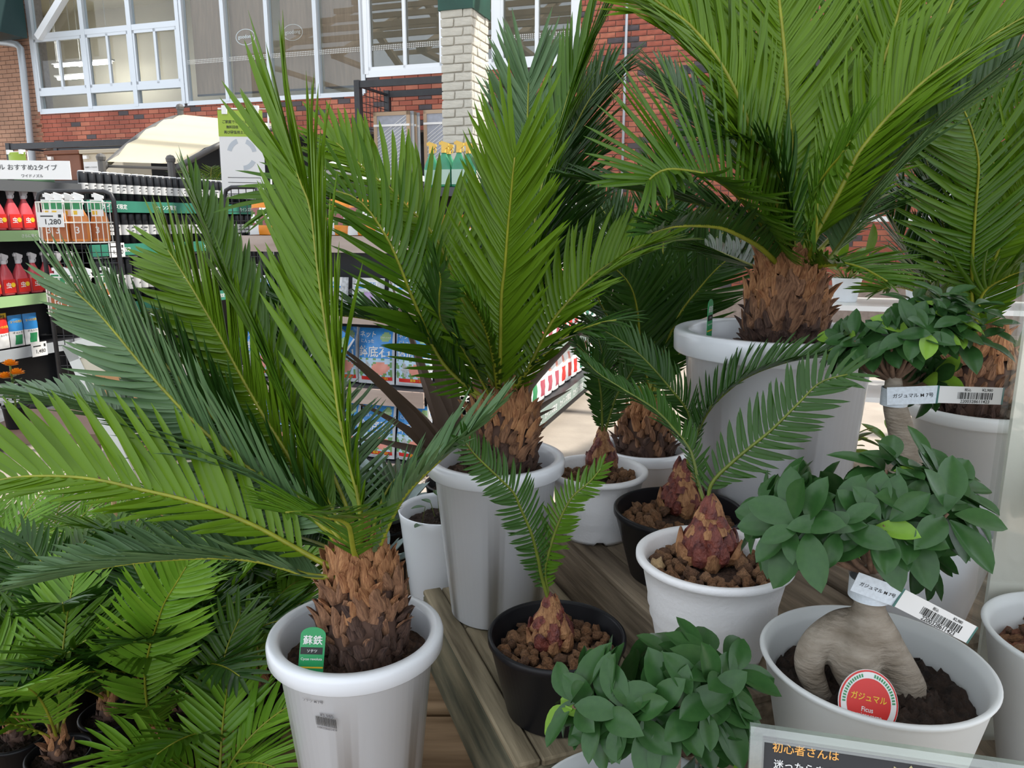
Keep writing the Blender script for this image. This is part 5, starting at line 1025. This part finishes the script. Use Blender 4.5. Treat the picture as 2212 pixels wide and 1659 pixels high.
for (x, z, rx, rz) in ((.175, 1.017, -1.52, .03), (.18, 1.11, -1.5, -.06), (.43, 1.019, -1.52, .02), (.68, 1.018, -1.52, -.03), (.93, 1.019, -1.52, .03)):
    M = CM @ Matrix.Translation((x, .29, z)) @ Matrix.Rotation(rz, 4, 'Z') @ Matrix.Rotation(rx, 4, 'X') @ Matrix.Translation((0, 0, -.115)); gi += 1
    bag('grey clear film gravel bag lying in the pile behind the upright ones', 'gravel bags lying on the middle shelf', M, .235, .23, .09, lambda u, v: 1 if .4 < v < .6 and .3 < u < .7 else 0, [GRV, DGREY], seed=gi)
for j in range(5):
    M = CM @ Matrix.Translation((.13+j*.235, .062, .972)) @ Matrix.Rotation(random.uniform(-.06, .06), 4, 'Z') @ Matrix.Rotation(-.14, 4, 'X')
    bag('grey gravel bag with white print leaning at the front of the middle shelf', 'gravel bags leaning on the middle shelf', M, .21, .165, .09, lambda u, v: 1 if v > .62 and .15 < u < .85 and not .64 < v < .70 else (2 if .64 < v < .70 and .15 < u < .85 else (3 if v < .5 and .2 < u < .5 else (4 if .5 < u < .75 and v < .5 else 0))), [GRV, WHITEP, BLU, mat('print_leaf', (.16, .33, .12), .5), mat('print_lilac', (.42, .30, .52), .5)], [('かるい鉢底石', BLU, .5, .79, .6)], seed=30+j)
def bluebag(label, group, M, seed):
    def reg_(u, v):
        if v < .06 or u < .03 or u > .97: return 0
        if v < .15: return 2 if u > .12 else 0
        if v < .46:
            if (u-.68)**2/.05+(v-.29)**2/.012 < 1: return 3
            if abs(u-.33)*1.3+abs(v-.29)*1.0 < .15: return 4
            return 5 if math.sin(u*31+seed)+math.sin(v*41) > .2 else 6
        if (u-.8)**2/.014+(v-.84)**2/.008 < 1: return 7
        return 1
    return bag(label, group, M, .235, .33, .10, reg_, [mat('bag_pale', (.62, .64, .68), .3), mat('bag_blue', (.05, .27, .66), .3, .15, 10), RED, PINK, mat('print_stone', (.42, .45, .48), .5, .3, 120), mat('print_leaf', (.16, .33, .12), .5), mat('print_sky', (.45, .62, .78), .5), LGRN], [('鉢底石', WHITEP, .5, .585, .86), ('ネット', WHITEP, .32, .89, .46), ('に入った', WHITEP, .32, .77, .40), ('簡単・便利!', YEL, .66, .105, .4), ('くり返し使える', WHITEP, .80, .84, .26)], nx=24, nz=30, seed=seed)
for j, (x, y, rz, rx, ry) in enumerate(((.03, .13, 0, -.1, 0), (.28, .13, .03, -.1, 0), (.47, .022, .05, -.03, .6), (.585, .15, 0, -.1, 0), (.83, .14, .02, -.1, 0), (1.075, .14, -.02, -.1, 0))):
    M = CM @ Matrix.Translation((x, y, .508 if ry < .3 else .577)) @ Matrix.Rotation(rz, 4, 'Z') @ Matrix.Rotation(ry, 4, 'Y') @ Matrix.Rotation(rx, 4, 'X')
    bluebag('blue and white stone bag tipped over on the lower wood railed shelf' if ry > .3 else 'blue and white stone bag upright on the lower wood railed shelf', 'blue stone bags on the lower shelf', M, 50+j)
for j in range(5):
    M = CM @ Matrix.Translation((.14+j*.235, .09, .068)) @ Matrix.Rotation(random.uniform(-.12, .12), 4, 'Z') @ Matrix.Rotation(-.14, 4, 'X')
    bluebag('blue and white stone bag upright on the bottom wood railed shelf', 'blue stone bags on the bottom shelf', M, 70+j)
# black end frame with grid left of shelf c
FM = CM @ Matrix.Translation((-.27, .30, 0)); zt_ = 1.66; t = thing('end_frame', 'black tube frame with wire grid beside the wood railed shelf', 'frame', M=FM); b = MB()
b.tube([(0, 0, 0), (0, 0, zt_-.06), (.012, 0, zt_-.018), (.055, 0, zt_), (.24, 0, zt_)], .013, 8); b.tube([(.24, 0, 0), (.24, 0, zt_)], .013, 8); b.build('tube', BLKM, t, FM, smooth=True)
b = MB()
for x in np.arange(.05, .24, .055): b.bar((x, 0, .3), (x, 0, zt_), .004)
for z in np.arange(.3, zt_, .055): b.bar((0, 0, z), (.24, 0, z), .004)
b.build('grid', BLKM, t, FM)
# white wire rack right of shelf c
RM = CM @ Matrix.Translation((1.23, .0, 0)); t = thing('wire_rack', 'white wire rack at the end of the wood railed shelf', 'rack', M=RM); b = MB()
for x, y in ((0, 0), (.26, 0), (0, .3), (.26, .3)): b = MB(); b.tube([(x, y, 0), (x, y, .66)], .008, 8); b.build('post', WHITEWIRE, t, RM)
for z in (.12, .3, .48, .64):
    b = MB()
    for x in np.linspace(0, .26, 6): b.bar((x, 0, z), (x, .3, z), .004)
    for y in (0, .1, .2, .3): b.bar((0, y, z), (.26, y, z), .005)
    for y in (0, .3): b.bar((0, y, z+.06), (.26, y, z+.06), .004)
    b.build('wire_shelf', WHITEWIRE, t, RM)
b = MB()
for x in np.linspace(.03, .23, 6): b.bar((x, .3, 0.05), (x, .3, .66), .0035)
b.build('back_wire', WHITEWIRE, t, RM)
# ---- gondola d behind: yellow headed sprays, white sacks, orange bags
DM = Matrix.Translation((P(600, 420, 5.45).x, 5.45, 0)) @ RY
gondola('black shelf unit behind the gravel shelf with yellow headed sprays on top', DM, 1.42, .45, [.5, 1.25, 1.66], [DGREY, DGREY, DGREY], .05)
YH = mat('yellow_head', (.85, .55, .10), .35); GBt = mat('green_bottle', (.05, .30, .16), .25, .15, 12)
yp = None
for j, (x, y) in enumerate(((1.13, .08), (1.23, .05), (1.22, .15), (1.33, .06), (1.36, .15))):
    M = DM @ Matrix.Translation((x, y, 1.668)) @ Matrix.Rotation(.2, 4, 'Z')
    if yp is None: yp = spray('green spray bottle with yellow trigger head on top of the black shelf', 'yellow headed sprays', GBt, YH, mat('label_mint', (.45, .62, .52), .5), None, None, M, h=.29)
    else: dup(yp, M)
for j in range(7):
    M = DM @ Matrix.Translation((.3+j*.17, .1, 1.256)) @ Matrix.Rotation(-.1, 4, 'X'); bag('orange bag standing on the black shelf under the yellow headed sprays', 'orange bags on the black shelf', M, .16, .24, .06, lambda u, v: 0 if v > .6 or v < .2 else 1, [ORG, WHITEP], seed=90+j)
SACK = mat('sack_white', (.84, .84, .82), .5, .04, 12, bump=.3, bscale=10)
for j, (x, z, rz) in enumerate(((.19, 1.719, .02), (.55, 1.715, -.02), (.895, 1.715, .0), (.37, 1.815, 0))):
    M = DM @ Matrix.Translation((x, .245, z)) @ Matrix.Rotation(rz, 4, 'Z') @ Matrix.Rotation(-1.54, 4, 'X') @ Matrix.Translation((0, 0, -.16)); bag('plain white sack lying on top of the black shelf', 'white sacks on top of the shelf', M, .335, .34, .10, lambda u, v: 1 if abs(u-.5) < .08 and abs(v-.3) < .06 else 0, [SACK, mat('print_aqua', (.20, .55, .50), .5)], seed=120+j, name='white_sack')
# recycling notice on a white hanger
RMs = Matrix.Translation(P(470, 238, 5.3)) @ Matrix.Rotation(math.radians(-6), 4, 'Z') @ Matrix.Rotation(.02, 4, 'Y'); k = 5.25/1650
t = thing('hanging_notice', 'lime green and white recycling notice hanging from a white pole', 'sign', M=RMs); w_, h = 96*k, 168*k
b = MB(); b.b2((0, 0, -h), (w_, .002, -.30*h)); b.build('white_sheet', WHITEP, t, RMs); b = MB(); b.b2((-.002, -.001, -.31*h), (w_, .001, 0)); b.build('green_sheet', LIME, t, RMs)
for i, s in enumerate(('ご家庭で不用になった土を', '無料回収・リサイクル', '再び園芸用土として販売')): lettering(t, s, INK, RMs @ face((w_*.52, -.003, -h*(.135+.062*i)), (1, 0, 0), (0, 0, 1)), w=w_*(.85, .68, .8)[i])
b = MB()
for a0, a1 in ((2.9, 1.9), (1.2, .2), (-.5, -1.5)):
    for i in range(8): a, a2 = a0+(a1-a0)*i/8, a0+(a1-a0)*(i+1)/8; b.quad(*[Vector((w_*.5+w_*r*math.cos(x), -.001, -h*.52+w_*r*math.sin(x))) for r, x in ((.34, a), (.34, a2), (.24, a2), (.24, a))])
b.build('arrow_print', GREYM, t, RMs); b = MB(); b.bar((w_*.15, -.001, -h*.86), (w_*.9, -.001, -h*.86), .003); b.bar((w_*.15, -.001, -h*.80), (w_*.9, -.001, -h*.80), .003); b.build('outline', INK, t, RMs)
b = MB(); b.tube([(0, .006, .01), (w_*1.12, .006, .01), (w_*1.12, .006, -1.1)], .006, 8); b.build('hanger_pole', WHITEPL, t, RMs)
for x in (.16, .86): b = MB(); b.b2((w_*x-.018, -.01, -.025), (w_*x+.018, .012, .03)); b.build('clip', WHITEPL, t, RMs)
# small lime notice at far left
LM = Matrix.Translation(P(17, 330, 6.6)) @ RY; t = thing('small_notice', 'small curled lime notice clipped above the header sign', 'sign', M=LM); b = MB(); n = 8
for i in range(n+1): x = i/n*.19; b.v += [(x, -.03*math.sin(math.pi*i/n), -.10), (x, -.03*math.sin(math.pi*i/n), 0)]
b.f = [(2*i, 2*i+2, 2*i+3, 2*i+1) for i in range(n)]; b.mi = [0]*n; b.build('sheet', LIME, t, LM, smooth=True); b = MB(); b.tube([(-.01, .01, .005), (.2, .01, .005), (.2, .01, -1.2)], .005, 6); b.build('pole', WHITEPL, t, LM)
for x in (.03, .165): b = MB(); b.b2((x-.012, -.03, -.015), (x+.012, .015, .02)); b.build('clip', WHITEPL, t, LM)
# ---- gondola r: white refill pouches, running away on the right
a0 = P(1133, 905, 4.55); RG = Matrix.Translation((a0.x, a0.y, 0)) @ Matrix.Rotation(math.radians(71), 4, 'Z')
STP = mat('rail_greygreen', (.22, .28, .25), .5)
gondola('long grey green railed shelf unit of refill pouches behind the small pots', RG, 3.4, .30, [.22, .62, 1.02, 1.38], STP, .085, post=GREYM, texts=[('カインズ限定', 9, .05), None, None, None])
PC = [GRN, PINKD, RED, TEAL]
for si, (z, hh) in enumerate(((.23, .28), (.63, .27), (1.03, .26), (1.39, .20))):
    for j in range(14):
        x = .12+j*.185; M = RG @ Matrix.Translation((x, .10, z)) @ Matrix.Rotation(-.1, 4, 'X')
        if si != 2: bag('white refill pouch with %s print on the %s grey green shelf' % (['green', 'wine red', 'bright red', 'teal'][(j//3) % 4], {0: 'lowest', 1: 'second', 3: 'top'}[si]), 'refill pouches', M, .16, hh, .07, lambda u, v: 1 if .2 < u < .8 and .12 < v < .5 else (2 if .3 < u < .7 and .55 < v < .8 else 0), [WHITEPL, PC[(j//3) % 4], PINK], seed=140+j, nx=10, nz=10)
        else:
            t = thing('carton', '%s carton with white lid label on the grey green shelf' % ['pink', 'wine red', 'pale green'][(j//2) % 3], 'box', M=M, group='cartons on the grey green shelf'); obj('box', bevbox((-.07, 0, 0), (.07, .1, hh-.03), .004, 1), [PINK, PINKD, LGRN][(j//2) % 3], t, M); b = MB(); b.b2((-.05, -.002, hh*.3), (.05, 0, hh*.65)); b.build('label', WHITEP, t, M)
for x in (.3, 3.25):
    t = thing('castor', 'black castor wheel under the grey green shelf unit', 'wheel', M=RG @ Matrix.Translation((x, .08, 0)), group='castors'); MM = RG @ Matrix.Translation((x, .08, 0)); b = MB(); b.tube([(-.018, 0, .05), (.018, 0, .05)], .05, 20); b.build('wheel', BLACKP, t, MM); b = MB(); b.b2((-.03, -.03, .09), (.03, .03, .14)); b.bar((-.025, 0, .05), (-.025, 0, .1), .006, .03); b.bar((.025, 0, .05), (.025, 0, .1), .006, .03); b.build('fork', GREYM, t, MM)
# ---- black racks and stored goods by the building
def rack(label, px0, px1, pyt, ly, zt=None, beams=(), dep=.9, mesh=False):
    x0, x1 = lx(px0, pyt, ly), lx(px1, pyt, ly); zt = zt or lz((px0+px1)/2, pyt, ly); t = thing('pallet_rack', label, 'rack', M=WM @ Matrix.Translation((x0, ly, 0))); 
    for x in (x0, x1):
        for y in (ly, ly+dep): b = MB(); b.b2((x-.04, y-.04, 0), (x+.04, y+.04, zt)); b.build('upright', BLKM, t, WM)
    for z in (zt-.05,)+tuple(beams):
        for y in (ly, ly+dep): b = MB(); b.b2((x0, y-.025, z-.05), (x1, y+.025, z+.04)); b.build('beam', BLKM, t, WM)
        for x in (x0, x1): b = MB(); b.b2((x-.02, ly, z-.03), (x+.02, ly+dep, z)); b.build('side_beam', BLKM, t, WM)
    if mesh:
        b = MB()
        for y in np.linspace(ly, ly+dep, 9): b.bar((x0, y, 1), (x0, y, zt), .008)
        for z in np.arange(1, zt, .11): b.bar((x0, ly, z), (x0, ly+dep, z), .008)
        b.build('side_mesh', BLKM, t, WM)
    return t, x0, x1
rack('tall black pallet rack left of the pale pillar', 772, 1052, 165, -1.3, beams=(2.0,), mesh=True)
rack('black pallet rack behind the storage boxes at far left', 18, 480, 300, -1.6, beams=(2.05,))
rack('black rack frame against the brick wall behind the big cycad', 1478, 1800, 132, -1.0, beams=(2.4,))
t, x0, x1 = rack('black mesh sided rack at the right behind the big cycad', 2080, 2500, 150, -1.4, beams=(2.6,))
b = MB()
for i in range(26):
    b.bar((x0+i*.09, -1.42, 1.8), (x0+i*.09+.9, -1.42, 3.2), .01); b.bar((x0+i*.09, -1.42, 3.2), (x0+i*.09+.9, -1.42, 1.8), .01)
b.build('front_mesh', BLKM, t, WM)
MESHG = mat('screen_mesh', (.36, .38, .44), .5, .1, 20); FRB = mat('frame_tan', (.46, .33, .22), .6)
for j, (pa, pb, py0, m) in enumerate(((806, 884, 243, ALU), (822, 892, 243, ALU), (834, 898, 244, FRB), (842, 905, 246, ALU), (914, 990, 238, FRB))):
    ly = -1.0+j*.06; x0, x1 = lx(pa, py0, ly), lx(pb, py0, ly); zt_ = lz(pa, py0, ly); t = thing('framed_screen', 'mesh screen panel in a thin frame leaning in the tall black rack' if j < 4 else 'mesh screen panel in tan frame leaning beside the pale pillar', 'panel', M=WM @ Matrix.Translation((x0, ly, 1.99)), group='framed mesh screens')
    b = MB(); zb_ = 2.05 if j < 9 else 1; e = .05
    for lo_, hi_ in (((x0, ly, zb_), (x0+e, ly+.03, zt_)), ((x1-e, ly, zb_), (x1, ly+.03, zt_)), ((x0, ly, zt_-e), (x1, ly+.03, zt_)), ((x0, ly, zb_), (x1, ly+.03, zb_+e))): b.b2(lo_, hi_)
    b.build('frame', m if j else FRB, t, WM); b = MB(); b.b2((x0+e, ly+.012, zb_+e), (x1-e, ly+.016, zt_-e)); b.build('mesh', MESHG, t, WM); b = MB()
    for i in range(12): q = (i/11)*(zt_-zb_-2*e-.3); b.bar((x0+e, ly+.008, zb_+e+q), (x1-e, ly+.008, zb_+e+q+.3), .006)
    b.b2((x0, ly-.004, zt_-.2), (x1, ly, zt_-.17)); b.build('strap', WHITEPL, t, WM)
for j, (pa, pb, py0, py1, m, lb) in enumerate(((104, 170, 324, 362, BROWN, 'brown storage cabinet on the black rack'), (180, 262, 321, 360, BEIGE, 'beige storage cabinet on the black rack'))):
    ly = -1.5; p0, p1 = plane_hit(pa, py1, WM, ly), plane_hit(pb, py0, WM, ly); t = thing('storage_cabinet', lb, 'cabinet', M=WM @ Matrix.Translation(p0)); zb_ = 2.10
    obj('body', bevbox((p0.x, ly, zb_), (p1.x, ly+.6, p1.z-.06), .01, 1), m, t, WM); obj('lid', bevbox((p0.x-.025, ly-.04, p1.z-.06), (p1.x+.025, ly+.62, p1.z), .01, 1), m, t, WM); b = MB(); b.b2((p0.x+.06, ly-.05, p1.z-.14), (p0.x+.14, ly, p1.z-.09)); b.build('latch', WHITEPL, t, WM)
# poster panel leaning
PMx = Matrix.Translation(P(180, 350, 8.3)) @ RY; t = thing('poster_board', 'white poster board showing a dark storage box', 'sign', M=PMx); k = 8.2/1650; b = MB(); b.b2((0, 0, -60*k*2), (38*k, .01, 0)); b.build('board', WHITEP, t, PMx); b = MB(); b.b2((8*k, -.003, -34*k), (36*k, -.001, -20*k)); b.build('picture', DGREY, t, PMx); lettering(t, '収納庫ボックスになる', INK, PMx @ face((19*k, -.003, -11*k), (1, 0, 0), (0, 0, 1)), w=32*k); b = MB(); b.b2((17*k, .01, -PMx.translation.z), (20*k, .02, 0)); b.build('post', BLKM, t, PMx)
# ---- gazebo with cream canopy
eL, eR, rL, rR = P(232, 352, 7.6), P(380, 357, 7.35), P(392, 270, 8.9), P(604, 292, 8.6)
t = thing('gazebo', 'dark metal gazebo with a curved cream canopy', 'gazebo', (eL.x, eL.y, 0)); TUB = mat('gazebo_metal', (.10, .095, .09), .5); CAN = leafmat('canopy_cream', (.80, .70, .52), (.86, .77, .60), rough=.7, tr=.35, spec=.2)
def gp(u, v): return eL.lerp(eR, u).lerp(rL.lerp(rR, u), v) + Vector((0, 0, .13*math.sin(math.pi*v*.72)))
b = MB(); n = 16
for i in range(n+1):
    for j in range(n+1): p = gp(j/n, i/n); b.v.append(tuple(p+Vector((0, 0, .012*math.cos(i*math.pi*.5)))))
b.f = [(i*(n+1)+j, i*(n+1)+j+1, (i+1)*(n+1)+j+1, (i+1)*(n+1)+j) for i in range(n) for j in range(n)]; b.mi = [0]*len(b.f); b.build('canopy', CAN, t, smooth=True)
for u in (-.02, 1.02): b = MB(); b.tube([gp(u, v)-Vector((0, 0, .02)) for v in np.linspace(-.05, 1, 12)], .03, 8); b.build('rib', TUB, t, smooth=True)
for v in (.0, .22, .45, .68, 1.0): b = MB(); b.tube([gp(0, v)-Vector((0, 0, .03)), gp(1, v)-Vector((0, 0, .03))], .014, 6); b.build('purlin', TUB, t)
for q in (gp(-.02, -.05), gp(1.02, -.05), gp(0, 1), gp(1, 1)): b = MB(); b.tube([Vector((q.x, q.y, 0)), q+Vector((0, 0, .06))], .035, 8); b.lathe([(.001, -.04), (.04, -.02), (.045, .01), (.03, .035), (.001, .045)], 10, Matrix.Translation(q+Vector((0, 0, .08)))); b.build('post', TUB, t)
# slim palms near the gazebo
for px, py, Y, h in ((455, 400, 8.2, .58), (700, 345, 7.5, .5)):
    p = P(px, py, Y); c = Vector((p.x, p.y, 0)); t = thing('potted_palm', 'slim feathery palm beside the gazebo' if px < 500 else 'small feathery palm behind the white sacks', 'plant', c, group='palms by the gazebo'); lathe_pot(t, c, prof_thin(.16, .12, .35), BLACKP, 32); soil_disc(t, c+Vector((0, 0, .31)), .14, SOIL); top = Vector((p.x, p.y, max(.9, p.z-.1))); b = MB(); b.tube([c+Vector((0, 0, .3)), top], [.02, .012], 8); b.build('stem', RACH_D, t)
    for i in range(9): a = i*2.4; frond(t, arch(top, a, 1.35-.25*(i % 3), h*.75, 1.2), .16, L_MID, (-math.cos(a)*.5, -math.sin(a)*.5, 1), pitch=.03, wid=.014, keel=5, rad=.005)
# ---- white plant rack behind the right hand cycads
KM = Matrix.Translation((1.15, 3.15, 0)) @ RY; t = thing('plant_rack', 'white tiered rack of leafy plants behind the right hand cycads', 'rack', M=KM)
for x in (0, 1.3):
    for y in (0, .35): b = MB(); b.b2((x-.015, y-.015, 0), (x+.015, y+.015, 1.5)); b.build('post', WHITEPL, t, KM)
for z in (.35, .75, 1.12, 1.47): b = MB(); b.b2((-.02, -.02, z-.02), (1.32, .37, z)); b.build('rack_shelf', WHITEPL, t, KM)
BL_ = [leaf_mesh(L_MID, wd=.5, bend=.3), leaf_mesh(L_DEEP, wd=.45, bend=.2), leaf_mesh(L_FRESH, wd=.5, bend=.35)]
for i in range(16):
    z = (.35, .75, 1.12, 1.47)[i % 4]; x = .22+.28*(i//4)+.04*(i % 2); M = KM @ Matrix.Translation((x, .16, z)); c = M.translation.copy(); t = thing('potted_foliage', 'broad leaved foliage plant in small white pot on the white rack', 'plant', c, group='foliage plants on the white rack'); lathe_pot(t, c, prof_thin(.062, .045, .10), WHITE, 32); soil_disc(t, c+Vector((0, 0, .085)), .054, SOIL)
    for j in range(22):
        a = j*2.4; e = .1+1.0*(j/22); q = c+Vector((.07*math.cos(a), .07*math.sin(a), .10+.09*(j/22))); b = MB(); b.tube([c+Vector((0, 0, .085)), q], .002, 5); b.build('stalk', RACH_D, t); leaf_at(t, q, (math.cos(a)*math.cos(e), math.sin(a)*math.cos(e), math.sin(e)), (0, 0, 1) if e < 1 else (math.cos(a), math.sin(a), .4), random.uniform(.09, .135), BL_[(i+j) % 3 if i % 4 == 0 else i % 3])
